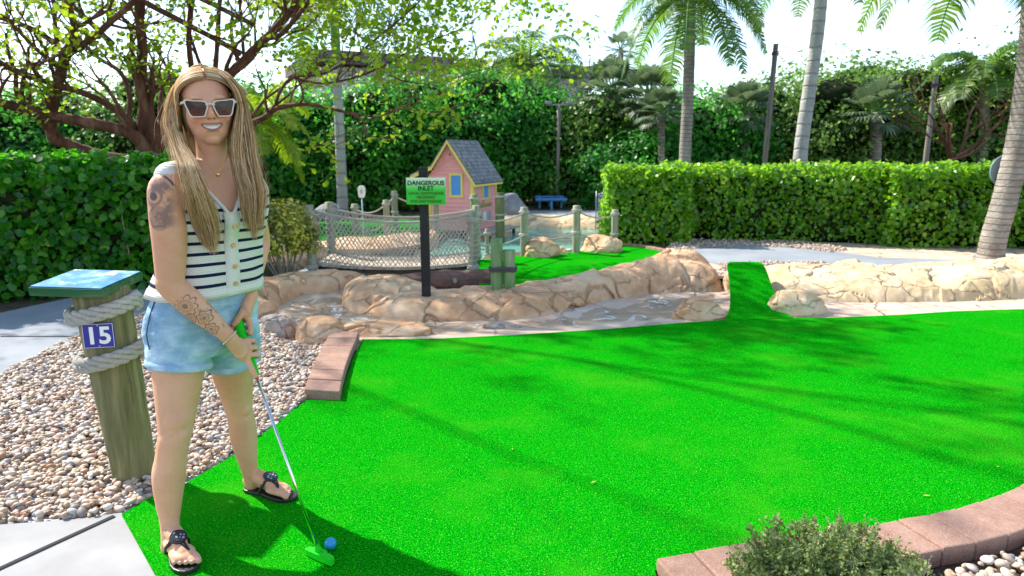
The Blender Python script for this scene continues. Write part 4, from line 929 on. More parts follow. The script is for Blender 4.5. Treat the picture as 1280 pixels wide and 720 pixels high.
coco_palm('coconut_palm', 'short feathery palm showing above the dark trees', [base_at(658, 20), D(658, 160, 20), D(660, 110, 20), D(662, 82, 20)], .14, .10, 16, 2.0, 9, M['palm_trunk'], M['leaf_palm'], up=.9)
coco_palm('coconut_palm', 'drooping yellow green palm in front of the dark trees by the woman', [base_at(322, 12.5), D(322, 200, 12.5), D(320, 150, 12.5)], .09, .07, 18, 1.35, 10, M['palm_trunk'], M['leaf_yellow'], up=.2, fw=.4, wid=.03)
coco_palm('coconut_palm', 'palm rising behind the hedge before the far right trees', [base_at(1228, 17), D(1230, 160, 17), D(1230, 95, 17)], .12, .1, 20, 1.6, 11, M['palm_trunk'], M['leaf_palm'], up=.8)
def fan_palm(name, label, x, Y, ytop, rad, r0, nfan, seed, trunkmat=None):
    rr = random.Random(seed); b = base_at(x, Y); top = D(x, ytop, Y); t = empty(name, tuple(b), label, 'palm tree')
    MB().tube([b, (b + top) / 2 + Vector((.03, 0, 0)), top], [r0, r0 * .9, r0 * 1.25], 12).build('trunk', trunkmat or M['palm_trunk'], t, smooth=True)
    V = []; F = []; st = MB()
    for k in range(nfan):
        a = k * 2.39996; el = 1.3 - 2.0 * k / nfan + rr.uniform(-.15, .15); d = Vector((math.cos(a) * math.cos(el), math.sin(a) * math.cos(el), math.sin(el))); c = top + d * rad * .55
        st.tube([top, c], [.02, .012], 4); sd = d.cross(Vector((0, 0, 1))); sd = sd.normalized() if sd.length > .05 else Vector((1, 0, 0)); upv = sd.cross(d)
        for j in range(17):
            an = -1.9 + 3.8 * j / 16; q = (d * math.cos(an) + sd * math.sin(an) + upv * .12).normalized(); l = rad * .46 * (1 - .12 * abs(an)); w = sd.cross(q); w = (q.cross(upv)).normalized() * l * .07
            m_ = c + q * l * .6; e = c + q * l + Vector((0, 0, -l * .28)); bb = len(V); V += [c, m_ - w, e, m_ + w]; F.append((bb, bb + 1, bb + 2, bb + 3))
    st.build('leaf_stalks', M['crownshaft'], t); me = bpy.data.meshes.new('fans'); me.from_pydata(V, [], F); link_mesh('fans', me, M['leaf_sabal'], t); return t
fan_palm('fan_palm', 'fan palm with brown trunk head left of the slim palm', 765, 18, 118, 1.1, .16, 46, 1, M['bark_red'])
fan_palm('fan_palm', 'fan palm half hidden behind the slim palm with reddish trunk', 812, 17, 122, .95, .15, 42, 2, M['bark_red'])
fan_palm('fan_palm', 'small fan palm nearest the slim palm trunk', 826, 16, 140, .7, .08, 34, 3)
fan_palm('fan_palm', 'distant fan palm poking above the trees with a thin head', 776, 26, 62, .8, .08, 18, 4)
fan_palm('fan_palm', 'pale fan palm among the trees right of the white trunk', 1095, 17, 140, 1.0, .13, 40, 5)
fan_palm('fan_palm', 'pale fan palm left of the leaning timber pole', 930, 17, 140, .9, .12, 40, 6)

# ================================================================== BUILDING behind the trees
bt = empty('building', (0, 36, 0), 'long low pale building with dark brown roof edge behind the trees', 'building')
la, lb_ = D(396, 64, 34), D(748, 79, 41); v = (lb_ - la); L = Vector((v.x, v.y, 0)).length; ang = math.atan2(v.y, v.x); md = (la + lb_) / 2; zt = 6.15
bx = lambda s, w, z: (la.x + math.cos(ang) * s - math.sin(ang) * w, la.y + math.sin(ang) * s + math.cos(ang) * w, z)
mb = MB(); mb.box(bx(L / 2, 4, 2.75), (L - .8, 7.2, 5.5), ang); mb.build('wall', flat('stucco', (0.42, 0.38, 0.33), .9, .1, .08, 1), bt)
mb = MB(); mb.box(bx(L / 2, 4, 5.85), (L + .6, 8.4, .55), ang); mb.box(bx(L / 2, 4, 6.17), (L - .2, 7.6, .12), ang); mb.build('roof', flat('brown_roof', (0.085, 0.065, 0.06), .8, .2, .15, 2), bt)
for i in range(9):
    f = MB(); f.box(bx(1.5 + i * (L - 3) / 8, .385, 3.4), (1.3, .06, 1.2), ang).build('window', flat('dark_window', (0.04, 0.05, 0.06), .15, .5, bump=0), bt)
b2 = empty('building', (6, 40, 0), 'pale wall of a farther building glimpsed between the palms', 'building')
MB().box((13.5, 42, 1.7), (19, 8, 3.4)).build('wall', flat('pale_stucco', (0.50, 0.47, 0.42), .9, .1, .08, 1), b2)
MB().box((13.5, 42, 3.55), (19.8, 8.8, .3)).build('roof', flat('grey_roof', (0.16, 0.15, 0.15), .8, .2, .15, 2), b2)
# ================================================================== PROPS
def rope_pts(a, b, sag, n=14): return [Vector(a).lerp(Vector(b), i / n) + Vector((0, 0, -sag * 4 * (i / n) * (1 - i / n))) for i in range(n + 1)]
def twisted(mb, path, R, strands=3, pitch=None, n=6, per=10):
    """laid rope: strands wound round the path"""
    pts = [Vector(p) for p in path]; L = sum((pts[i + 1] - pts[i]).length for i in range(len(pts) - 1)); pitch = pitch or R * 7
    m = max(12, int(L / pitch * per)); pr = resample(np.array([tuple(p) for p in pts]), m); tw = 2 * math.pi * L / pitch
    nx = None; fr = []
    for i in range(m):
        t = (pr[min(i + 1, m - 1)] - pr[max(i - 1, 0)]).normalized()
        if nx is None: nx = t.orthogonal().normalized()
        nx = (nx - t * nx.dot(t)).normalized(); fr.append((nx.copy(), t.cross(nx)))
    for k in range(strands):
        q = []
        for i in range(m):
            a = tw * i / (m - 1) + 2 * math.pi * k / strands; q.append(pr[i] + (fr[i][0] * math.cos(a) + fr[i][1] * math.sin(a)) * R * .52)
        mb.tube(q, R * .60, n)
    return mb
def coil(c, R, z0, z1, turns, start=0.0, tilt=(0, 0), n=28):
    out = []
    N = int(turns * n)
    for i in range(N + 1):
        a = start + 2 * math.pi * i / n; z = z0 + (z1 - z0) * i / N
        out.append(Vector((c[0] + math.cos(a) * R, c[1] + math.sin(a) * R, c[2] + z + tilt[0] * math.cos(a) + tilt[1] * math.sin(a))))
    return out
def text_mesh(body, size, depth, name, mat, parent, loc, rot, align='CENTER', bold=0.0, sx=1.0, shear=0):
    cu = bpy.data.curves.new(name, 'FONT'); cu.body = body; cu.size = size; cu.extrude = depth; cu.align_x = align; cu.align_y = 'CENTER'; cu.offset = bold; cu.resolution_u = 3; cu.shear = shear
    to = bpy.data.objects.new('tmp', cu); COL.objects.link(to); dg = bpy.context.evaluated_depsgraph_get(); dg.update()
    me = bpy.data.meshes.new_from_object(to.evaluated_get(dg)); bpy.data.objects.remove(to); bpy.data.curves.remove(cu)
    me.transform(Matrix.Diagonal((sx, 1, 1, 1))); me.transform(rot.to_4x4() if isinstance(rot, Matrix) else rot); me.transform(Matrix.Translation(Vector(loc)))
    me.materials.clear(); return link_mesh(name, me, mat, parent)
def face_rot(nrm, up=Vector((0, 0, 1))):
    """matrix whose local +Z looks along nrm and +Y goes up"""
    z = Vector(nrm).normalized(); x = up.cross(z).normalized(); y = z.cross(x); return Matrix((x, y, z)).transposed()

# ---- hole marker post with the number 15
pb = P(159, 606, 0); pb.y += .07; pr = .106
post = empty('hole_marker_post', pb, 'thick green weathered post with sloping map board, rope coils and blue 15 plate', 'marker post')
seg = []; Z = [-.03, .0, .2, .4, .6, .80]
lean = Vector((-.066, 0, 0))
mb = MB(); mb.tube([pb + Vector((0, 0, z)) + lean * z for z in np.linspace(-.03, .852, 14)], [pr * (.80 + .21 * i / 13 + .008 * math.sin(i * 2.1)) for i in range(14)], 32)
post_body = mb.build('post', M['post'], post, smooth=True)
for zc in (.762, .562):
    mb = MB()
    twisted(mb, coil(pb + lean * zc + Vector((0, 0, zc)), pr + .020, -.022, .024, 2.05, start=-.6 + zc, tilt=(.022, .012), n=30), .0205, 3, per=9, pitch=.125)
    o = mb.build('rope_coil', M['rope'], post, smooth=True)
# number plate facing the camera side
fn = Vector((.20, -.98, 0)).normalized(); pc = pb + lean * .64 + Vector((0, 0, .672)) + fn * (pr + .004)
pm = face_rot(fn)
nb = Mat('blue_plate', .35, .5); nb.set('Base Color', (0.035, 0.035, 0.30)); white = Mat('white_paint', .5, .3); white.set('Base Color', (.85, .85, .83))
M['white'] = white.m
mb = MB(); mb.box(pc, (.118, .104, .006), M=pm); pl = mb.build('number_plate', nb.m, post, bevel=.002)
mb = MB()
for (x0, y0, w, h) in ((0, .0485, .112, .0014), (0, -.0485, .112, .0014), (-.0555, 0, .0014, .098), (.0555, 0, .0014, .098)): mb.box(pc + pm @ Vector((x0, y0, .0042)), (w, h, .001), M=pm)
mb.build('plate_border', M['white'], pl)
for y0 in (.043, -.043): MB().ellipsoid(pc + pm @ Vector((0, y0, .004)), (.003, .003, .002), M=pm, nu=10, nv=6).build('screw', flat('steel', (.6, .6, .6), .3, .5, 1.0, bump=0), pl, smooth=True)
text_mesh('15', .098, .001, 'number', M['white'], pl, pc + pm @ Vector((0, -.002, .0045)), pm, bold=.0025)
# sloping board: corners from the sight lines, a real tilted plank
bc = pb + Vector((-.105, -.0, .866)); R_ = Matrix.Rotation(math.radians(-4), 3, 'Z') @ Matrix.Rotation(math.radians(5), 3, 'X') @ Matrix.Rotation(math.radians(1), 3, 'Y')
bw, bd = .305, .275
gw = wood('green_painted_wood', (0.012, 0.055, 0.022), (0.03, 0.12, 0.045), (0.14, 0.17, 0.09), 0)
bo = MB().box(bc, (bw, bd, .036), M=R_).build('board', gw, post, bevel=.004)
mp = Mat('hole_map', .4, .4); x, y, z = mp.xyz(); n1 = mp.noise(16, 3, off=3)
isl = mp.noise(9, 4, off=2).step(.57, .60)
c = mp.ramp(n1, [(.35, (.006, .12, .36)), (.5, (.015, .22, .48)), (.66, (.22, .42, .50))]); c = mp.mix(isl, c, (.50, .50, .42)); c = mp.mix(mp.noise(60, 2).step(.62, .66) * .8, c, (.12, .25, .15)); mp.set('Base Color', c)
pn = MB().box(bc + R_ @ Vector((0, 0, .0205)), (bw - .012, bd - .012, .003), M=R_).build('map_panel', mp.m, bo)


# ---- green warning sign
dk = flat('black_post_paint', (0.018, 0.016, 0.018), .6, .3, var=.3)
sp = Vector((D(533, 370, 6.05).x, 6.05, .08)); top = D(532, 209, 6.05)
sign = empty('warning_sign', sp, 'green and white warning board on a slim black post standing on the rocks', 'sign')
MB().box((sp.x, sp.y, (top.z + sp.z) / 2 - .02), (.075, .075, top.z - sp.z + .04)).build('post', dk, sign, bevel=.004)
sm = Mat('sign_gradient', .4, .4); x, y, z = sm.xyz()
sc_ = D(532.5, 239, 5.98); hw = (D(557, 239, 5.98).x - D(508, 239, 5.98).x) / 2; hh = (D(532, 222, 5.98).z - D(532, 255.5, 5.98).z) / 2
sm.set('Base Color', sm.ramp((z + hh) / (2 * hh), [(0.0, (.01, .52, .03)), (.55, (.02, .58, .04)), (.9, (.55, .78, .45)), (1.0, (.78, .82, .74))]))
sb = MB().box((0, 0, 0), (hw * 2, .012, hh * 2)).build('sign_board', sm.m, None, bevel=.003); sb.parent = sign; sb.location = sc_ - sp
blk = Mat('sign_black', .5, .3); blk.set('Base Color', (.012, .015, .02)); M['black'] = blk.m
dgr = Mat('sign_dark_green', .5, .3); dgr.set('Base Color', (.06, .16, .01))
rot = face_rot((0, -1, 0))
for txt, zz, sz, mt, sx in (('DANGEROUS', .80, .053, M['black'], 1.0), ('INLET', .60, .053, M['black'], 1.0), ('LOCAL KNOWLEDGE', .42, .033, dgr.m, .95), ('NECESSARY', .27, .033, dgr.m, .95), ('FOR SAFE PASSAGE', .12, .033, dgr.m, .95)):
    text_mesh(txt, sz, .001, 'lettering', mt, None, (0, -.008, -hh + 2 * hh * zz), rot, bold=.0012, sx=sx).parent = sb

# ---- fallen log, tied pilings
lg = empty('fallen_log', D(558, 352, 6.9), 'dark brown weathered log lying before the rope bridge', 'log')
a, b = D(500, 354, 7.0), D(618, 346, 6.95); a.z, b.z = .06, .09
pts = [a.lerp(b, i / 18) for i in range(19)]
mb = MB(); mb.tube([p + Vector((0, .01 * math.sin(i * 1.3), .012 * math.sin(i * .9))) for i, p in enumerate(pts)], [(.07 + .05 * min(1, i / 5)) * (1 + .05 * math.sin(i * 2.3)) for i in range(19)], 28); lo_ = mb.build('log_body', M['log'], lg, smooth=True)
MB().tube([D(569, 351, 6.86), D(569, 352, 6.81)], [.028, .02], 10).build('knot', M['stem_pale'], lg, smooth=True)
st = empty('tied_pilings', P(628, 362, .14), 'pair of short mossy pilings lashed together with dark rope', 'pilings')
pA, pB_ = D(621, 361, 6.25), D(636.5, 361, 6.25); zA, zB = D(621, 298, 6.25).z, D(636, 312.5, 6.25).z
for q, zt_ in ((pA, zA), (pB_, zB)):
    mb = MB(); mb.tube([Vector((q.x, q.y, z)) for z in np.linspace(.02, zt_, 10)], [.056 * (1 + .02 * math.sin(i * 3)) for i in range(10)], 22); mb.build('piling', M['post_green'], st, smooth=True)
cx = (pA.x + pB_.x) / 2; zr = D(628, 336, 6.25).z
def oval(z, k=0.0):
    o_ = []; r_ = .064; h_ = (pB_.x - pA.x) / 2
    for i in range(41):
        a_ = 2 * math.pi * i / 40; o_.append(Vector((cx + math.copysign(h_, math.cos(a_)) * min(1, abs(math.cos(a_)) * 2.2) + math.cos(a_) * r_, 6.25 + math.sin(a_) * r_, z + .004 * math.sin(a_ * 3 + k))))
    return o_
for dz in (.011, -.011):
    mb = MB(); twisted(mb, oval(zr + dz, dz), .013, 3, per=8); mb.build('lashing', M['rope_dark'], st, smooth=True)

# ---- rope bridge
br = empty('rope_bridge', (-1.1, 7.95, .14), 'plank rope bridge with sagging net sides across the pond inlet', 'bridge')
bx0, bx1, by0, by1 = D(398, 330, 7.7).x, D(590, 330, 7.7).x, 7.55, 8.35
def deck_z(x): t = (x - bx0) / (bx1 - bx0); return .165 - .05 * 4 * t * (1 - t)
npl = 22
for i in range(npl):
    x = bx0 + (bx1 - bx0) * (i + .5) / npl; w = (bx1 - bx0) / npl * .93
    MB().box((x, (by0 + by1) / 2 + .008 * math.sin(i * 5), deck_z(x)), (w, by1 - by0, .03)).build('plank', M['deck'], br, bevel=.004)
for yy in (by0 + .06, by1 - .06):
    mb = MB(); mb.tube([Vector((bx0 + (bx1 - bx0) * i / 12, yy, deck_z(bx0 + (bx1 - bx0) * i / 12) - .045)) for i in range(13)], .022, 8); mb.build('side_beam', M['bark_dark'], br, smooth=True)
posts = [(bx1 + .02, by0 - .02, D(587, 264, 7.55).z), (bx1 + .02, by1 + .02, D(580, 257, 8.35).z), (bx0 - .02, by0 - .02, D(395, 256, 7.55).z), (bx0 - .02, by1 + .02, .80)]
for (x, y, zt_) in posts:
    mb = MB(); mb.tube([Vector((x, y, z)) for z in np.linspace(-.1, zt_, 9)], [.050 * (1 + .02 * math.sin(i * 3 + x)) for i in range(9)], 18); po = mb.build('post', M['post_grey'], br, smooth=True)
    mb = MB(); nt_ = 9
    for k in range(nt_): mb.tube(coil((x, y, .14 + k * (zt_ - .22) / nt_), .054, 0, (zt_ - .22) / nt_ * .4, 1.0, start=k, tilt=(.006, 0), n=16), .006, 5)
    mb.tube(coil((x, y, zt_ - .12), .058, 0, .05, 3, n=18), .0095, 6); mb.tube(coil((x, y, .12), .058, 0, .04, 3, n=18), .0095, 6); mb.build('rope_wrap', M['rope'], po, smooth=True)
def net(y, zl, zr_, sag, name):
    nx_ = 36; top = lambda t: (zl + (zr_ - zl) * t) - sag * 4 * t * (1 - t); mb = MB(); rr = random.Random(int(y * 10)); rows = 7
    bulge = lambda t, s: y + (-.05 if y < 8 else .05) * math.sin(math.pi * s) * (1 + .3 * math.sin(9 * t)) 
    def pt(i, j):
        t = i / nx_; s = j / rows; x = bx0 + (bx1 - bx0) * t; zt_ = top(t); zb = deck_z(x) + .015
        return Vector((x + .01 * math.sin(j * 1.7 + i), bulge(t, s), zb + (zt_ - zb) * s + .004 * rr.uniform(-1, 1)))
    for i0 in range(-rows, nx_ + 1):
        for sgn in (1, -1):
            q = [pt(i0 + sgn * j + (rows if sgn < 0 else 0), j) for j in range(rows + 1) if 0 <= i0 + sgn * j + (rows if sgn < 0 else 0) <= nx_]
            if len(q) > 1: mb.tube(q, .0046, 4, cap=False)
    nn_ = mb.build(name, M['rope'], br)
    mb = MB(); twisted(mb, [Vector((bx0 + (bx1 - bx0) * i / 16, y, top(i / 16))) for i in range(17)], .013, 3, per=7); mb.build('hand_rope', M['rope'], br, smooth=True)
    mb = MB(); mb.tube([Vector((bx0 + (bx1 - bx0) * i / 16, y, deck_z(bx0 + (bx1 - bx0) * i / 16) + .016)) for i in range(17)], .009, 6); mb.build('foot_rope', M['rope'], br, smooth=True)
net(by0, D(397, 262, 7.55).z, D(587, 268, 7.55).z, .115, 'net')
net(by1, .72, D(580, 262, 8.35).z, .10, 'net')

# ---- rope rail posts round the pond
def rail_post(x, y, Y, ytop, label, z0=.05, r=.05, mat='post_grey', name='rope_post', g='posts carrying the rope rails'):
    b_ = D(x, y, Y); zt_ = D(x, ytop, Y).z; t = empty(name, (b_.x, Y, z0), label, 'post', g)
    mb = MB(); mb.tube([Vector((b_.x, Y, z)) for z in np.linspace(z0 - .12, zt_, 9)], [r * (1 + .02 * math.sin(i * 3 + x)) for i in range(9)], 18); mb.build('pole', M[mat], t, smooth=True)
    for dz in (.07, .36):
        if zt_ - dz > z0: MB().tube(coil((b_.x, Y, zt_ - dz), r + .008, 0, .022, 2, n=18), .010, 6).build('rope_loop', M['rope'], t, smooth=True)
    return Vector((b_.x, Y, zt_))
r1 = rail_post(655, 320, 8.75, 259, 'square topped rope post left of the first boulder on the upper green', z0=.08)
r2 = rail_post(720, 316, 9.0, 257, 'rope post between the two boulders on the upper green', z0=.08)
r3 = rail_post(768, 300, 9.75, 262, 'rope post half hidden by the hedge corner', z0=.08)
l1 = rail_post(445, 290, 11.0, 255, 'first rope post left beside the white paddle sign', r=.055)
l2 = rail_post(484, 290, 10.6, 250, 'second rope post left of the green sign')
l3 = rail_post(494, 275, 11.6, 239, 'tallest rope post just left of the green sign')
l4 = rail_post(545, 275, 11.2, 248, 'rope post hidden behind the green sign board')
rail_post(593, 285, 10.2, 243, 'green piling at the front corner of the pink hut', z0=-.05, r=.055, mat='post_green', name='hut_piling')
rail_post(625, 285, 11.0, 241, 'thick piling at the right side of the pink hut', z0=-.05, r=.075, mat='post', name='hut_piling')
rail_post(609, 310, 9.2, 286, 'short pale stake in the pond beside the hut', z0=-.05, r=.028, mat='post_grey', name='stake')
brt = Vector(posts[0]); brt2 = Vector(posts[1])
def rail_rope(a, b, label, sag=.07):
    for k, dz in enumerate((.065, .35)):
        mb = MB(); twisted(mb, rope_pts(a - Vector((0, .05, dz)), b - Vector((0, .05, dz)), sag), .0105, 3, per=6)
        o = mb.build('rail_rope', M['rope'], None, smooth=True, origin=tuple(a - Vector((0, .05, dz)))); tag(o, ('upper ' if k == 0 else 'lower ') + label, 'rope', 'ropes slung between the posts')
rail_rope(brt, r1, 'rope from the net bridge post to the first boulder post')
rail_rope(r1, r2, 'rope between the two upper green posts')
rail_rope(r2, r3, 'rope from the boulder post into the hedge corner')
rail_rope(l1, l2, 'rope from the paddle sign post to the next post', .1)
rail_rope(l2, l3, 'short rope just left of the green sign', .03)
rail_rope(l3, l4, 'rope passing behind the green sign', .08)
# paddle sign
pv = D(453, 262, 10.2); t = empty('paddle_sign', (pv.x, 10.2, .1), 'small white paddle shaped marker on a thin pole', 'sign')
zt_, zb_ = D(454, 232, 10.2).z, D(454, 247, 10.2).z
MB().tube([(pv.x, 10.2, .05), (pv.x, 10.2, zb_ + .02)], .010, 8).build('pole', flat('pale_blue_pipe', (.45, .58, .62), .5, .3), t, smooth=True)
hw_ = .055; outl = [(pv.x - hw_ * .75, zb_), (pv.x + hw_ * .6, zb_), (pv.x + hw_, zb_ + .06), (pv.x + hw_, zt_ - .03), (pv.x + hw_ * .5, zt_), (pv.x - hw_ * .5, zt_), (pv.x - hw_, zt_ - .03), (pv.x - hw_, zb_ + .06)]
pdl = MB().quadprism([(x_, 10.2 - .012, z_) for x_, z_ in outl], (0, .024, 0)).build('paddle', M['white'], t, bevel=.004)
MB().ellipsoid((pv.x, 10.186, (zt_ + zb_) / 2), (.022, .004, .035)).build('emblem', flat('tan_emblem', (.6, .5, .35), .6), pdl, smooth=True)

# ---- the pink hut
HY = 11.4; hc = D(591, 285, HY); ha = math.radians(20)     # corner nearest the camera
ux, uy = Vector((math.cos(ha), -math.sin(ha) * -1, 0)), None
fx = Vector((-math.cos(ha), math.sin(ha), 0)) * 1.0          # along the front wall, to the left and away
sx_ = Vector((math.sin(ha), math.cos(ha), 0))                # along the side wall, to the right and away
W_, L_, zb_h = .79, 1.02, .10; ez = D(591, 221, HY).z; pz = D(563, 177, HY + .1).z
corner = Vector((hc.x, HY, 0)); hut = empty('pink_hut', corner + fx * W_ / 2 + sx_ * L_ / 2 + Vector((0, 0, zb_h)), 'little pink clapboard hut with yellow trim and shingled gable roof', 'hut')
pk = Mat('pink_clapboard', .6, .3); x, y, z = pk.xyz(); n = pk.noise(20, 4)
pk.set('Base Color', pk.mix(n.step(.4, .7) * .35, (.88, .38, .38), (.90, .50, .48))); M['pink'] = pk.m
yl = flat('yellow_trim', (.80, .62, .16), .6, .3, var=.06); bl = flat('blue_shutter', (.10, .30, .72), .5, .3, var=.06)
def hp(a, b, z): return corner + fx * a + sx_ * b + Vector((0, 0, z))
# clapboards as real lapped boards
def clap(mb, p_of, zlo, zhi_of, outn, span, rows=14, zmax=None):
    h = (zmax - zlo) / rows
    for k in range(rows):
        z0_, z1_ = zlo + k * h, zlo + (k + 1) * h; a0, a1 = span((z0_ + z1_) / 2)
        if a1 - a0 < .02: continue
        A, B = p_of(a0), p_of(a1); o1, o2 = outn * .020, outn * .002
        mb.add([A + Vector((0, 0, z0_)) + o1, B + Vector((0, 0, z0_)) + o1, B + Vector((0, 0, z1_)) + o2, A + Vector((0, 0, z1_)) + o2, A + Vector((0, 0, z0_)), B + Vector((0, 0, z0_))], [(0, 1, 2, 3), (0, 4, 5, 1)])
g0 = lambda zz: (max(0, (zz - ez) / (pz - ez) * W_ / 2), W_ - max(0, (zz - ez) / (pz - ez) * W_ / 2))
mb = MB(); mb.add([hp(0, 0, zb_h), hp(W_, 0, zb_h), hp(W_, 0, ez), hp(W_ / 2, 0, pz), hp(0, 0, ez), hp(0, L_, zb_h), hp(W_, L_, zb_h), hp(W_, L_, ez), hp(W_ / 2, L_, pz), hp(0, L_, ez)], [(0, 1, 2, 3, 4), (5, 9, 8, 7, 6), (0, 4, 9, 5), (1, 6, 7, 2), (0, 5, 6, 1)])
clap(mb, lambda a: hp(a, 0, 0), zb_h, None, -sx_, g0, 22, pz); clap(mb, lambda a: hp(0, a, 0), zb_h, None, -fx, lambda z: (0, L_), 13, ez)
mb.build('wall', M['pink'], hut, fixn=True)
MB().add([hp(W_ * .3 + i * 0, -.016, 0) for i in range(0)], []) if False else None
for (a, b, d) in ((0, 0, (0, 0)), (W_, 0, (0, 0)), (0, L_, (0, 0))):
    MB().box(hp(a, b, (zb_h + ez) / 2), (.055, .055, ez - zb_h), -ha).build('corner_trim', yl, hut, bevel=.003)
# roof planes with overhang, left side longer over a small porch
def slab_roof(name, pts, th, mat):
    p = [Vector(q) for q in pts]; nrm = (p[1] - p[0]).cross(p[3] - p[0]).normalized(); nrm = nrm if nrm.z > 0 else -nrm
    return MB().quadprism(p, nrm * th).build(name, mat, hut)
sh = Mat('roof_shingle', .85, .15); x, y, z = sh.xyz()
row = (z * 17.0); rr_ = row.fract(); colx = ((x * math.sin(ha) + y * math.cos(ha)) * 11 + (row.floor() * .5).fract() * 1.0); cc_ = colx.fract()
ed = rr_.step(.14, .02).max(((cc_ - .5).abs()).step(.44, .495)); tone = sh.voro(9, vec=sh.vecof(colx.floor() * .37, row.floor() * .61, 0.0))
sh.set('Base Color', sh.mix(ed * .8, sh.ramp(tone * .6 + sh.noise(14, 4) * .5, [(.2, (.13, .13, .14)), (.5, (.22, .22, .23)), (.8, (.34, .34, .35))]), (.04, .04, .045))); sh.bump(rr_ * -1.0 - ed, .8, .012)
ov, sl = .10, (pz - ez) / (W_ / 2)
ridge0, ridge1 = hp(W_ / 2, -ov, pz + .02), hp(W_ / 2, L_ + ov, pz + .02)
er = .10; slab_roof('roof', [ridge0, ridge1, hp(-er, L_ + ov, ez - sl * er + .02), hp(-er, -ov, ez - sl * er + .02)], .025, sh.m)
xl = W_ + .30; midz = ez + sl * 0.10 + .02
slab_roof('roof', [ridge0, ridge1, hp(W_ - .10, L_ + ov, midz), hp(W_ - .10, -ov, midz)], .025, sh.m)
slab_roof('roof', [hp(W_ - .10, -ov, midz), hp(W_ - .10, L_ + ov, midz), hp(xl, L_ + ov, midz - .16), hp(xl, -ov, midz - .16)], .025, sh.m)
def bargeboard(a, b, w=.055):
    a, b = Vector(a), Vector(b); mb = MB(); mb.quadprism([a, b, b - Vector((0, 0, w)), a - Vector((0, 0, w))], -sx_ * .02); mb.build('bargeboard', yl, hut)
e3 = Vector((0, 0, .015)); off = -sx_ * .003
bargeboard(ridge0 + off, hp(-er, -ov, ez - sl * er + .02) + off); bargeboard(ridge0 + off * 1.5, hp(W_ - .10, -ov, midz) + off * 1.5); bargeboard(hp(W_ - .10, -ov, midz) + off, hp(xl, -ov, midz - .16) + off)
mb = MB(); mb.quadprism([hp(-er - .003, -ov, ez - sl * er + .02), hp(-er - .003, L_ + ov, ez - sl * er + .02), hp(-er - .003, L_ + ov, ez - sl * er - .015), hp(-er - .003, -ov, ez - sl * er - .015)], fx * -.015); mb.build('fascia', yl, hut)
MB().tube([hp(W_ + .02, -.03, ez - .28), hp(W_ + .25, -.03, ez - .03)], .018, 4).build('porch_brace', yl, hut)
MB().box(hp(W_ + .10, .4, ez - .10), (.18, .5, .22), -ha).build('porch_panel', flat('red_panel', (.7, .18, .06), .7), hut, bevel=.003)
# windows
def hwin(c, along, outn, w, h, mshut):
    fr = MB(); t_ = .035
    Rm = Matrix((along, outn, Vector((0, 0, 1)))).transposed()
    for dx_, dz_, ww, hh_ in ((-w / 2, 0, t_, h + t_), (w / 2, 0, t_, h + t_), (0, h / 2, w - t_, t_), (0, -h / 2, w - t_, t_)): fr.box(c + along * dx_ + Vector((0, 0, dz_)) + outn * .02, (ww, .028, hh_), M=Rm)
    f = fr.build('window', yl, hut); MB().box(c + outn * .014, (w - t_ + .006, .016, h - t_ + .006), M=Rm).build('shutter', mshut, f)
hwin(hp(W_ * .36, 0, D(573, 232, HY).z), fx, -sx_, .21, .36, bl)
hwin(hp(0, L_ * .52, D(606, 235, HY + .5).z), sx_, -fx, .26, .36, bl)
MB().ellipsoid(hp(W_ * .5, -.014, ez + .36), (.012, .012, .012)).build('vent_hole', M['black'], hut)
ol = flat('olive_paint', (.28, .30, .08), .6, .3)
sm_ = face_rot(-fx)
text_mesh('bathouse', .17, .002, 'lettering', ol, hut, hp(-.016, L_ * .5, D(606, 255, HY + .5).z), sm_, bold=.003, shear=.2)
plq = MB().box(hp(-.018, L_ * .48, D(606, 270, HY + .5).z), (.72, .22, .01), M=sm_).build('plaque', flat('pink_plaque', (.78, .38, .38), .6), hut)
for k, (o_, c_) in enumerate(((-.25, (.18, .2, .25)), (-.02, (.7, .78, .8)), (.2, (.3, .35, .4)))):
    MB().ellipsoid(hp(-.026, L_ * .48 + o_, D(606, 270, HY + .5).z), (.085, .09, .006), M=sm_, nu=14, nv=6).build('buoy_picture', flat('buoy_picture_%d' % k, c_, .6), plq)
mb = MB(); mb.box(hp(-.2, .5, .08), (.42, 1.45, .035), -ha).build('platform', M['deck'], hut, bevel=.004)
mb = MB()
for a_, b_2 in ((-.33, -.1), (-.33, 1.1), (-.05, -.1)): mb.tube([hp(a_, b_2, -.2), hp(a_, b_2, .06)], .03, 8)
mb.build('platform_leg', M['bark_dark'], hut)

# ---- picnic table, light pole, meter gate, timber poles, disc on the palm
tb = D(688, 262, 16.4); t = empty('picnic_table', (tb.x, 16.4, .08), 'blue picnic table beyond the pond beside the light pole', 'table'); blu = flat('blue_paint', (.10, .30, .62), .5, .3)
zt_ = D(688, 252.5, 16.4).z + .05
mb = MB()
for k in range(4): mb.box((tb.x, 16.4 - .22 + .15 * k, zt_), (.72, .13, .03))
mb.build('tabletop', blu, t, bevel=.003)
for s in (-.26, .26): MB().box((tb.x + s, 16.4, (zt_ + .08) / 2), (.05, .07, zt_ - .09)).build('leg', blu, t)
for s in (-.45, .45):
    MB().box((tb.x, 16.4 + s, .33), (.72, .18, .03)).build('bench_seat', blu, t); MB().box((tb.x, 16.4 + s, .2), (.05, .05, .24)).build('leg', blu, t)
for s in (-.26, .26): MB().box((tb.x + s, 16.4, .29), (.045, .95, .05)).build('cross_beam', blu, t)
lp = D(696, 262, 17); ltop = D(699, 131, 17); t = empty('light_pole', (lp.x, 17, .05), 'thin brown pole with short crossbar standing beyond the pond', 'light pole')
MB().tube([(lp.x, 17, 0), tuple(ltop)], [.055, .045], 10).build('pole', M['bark_grey'], t, smooth=True)
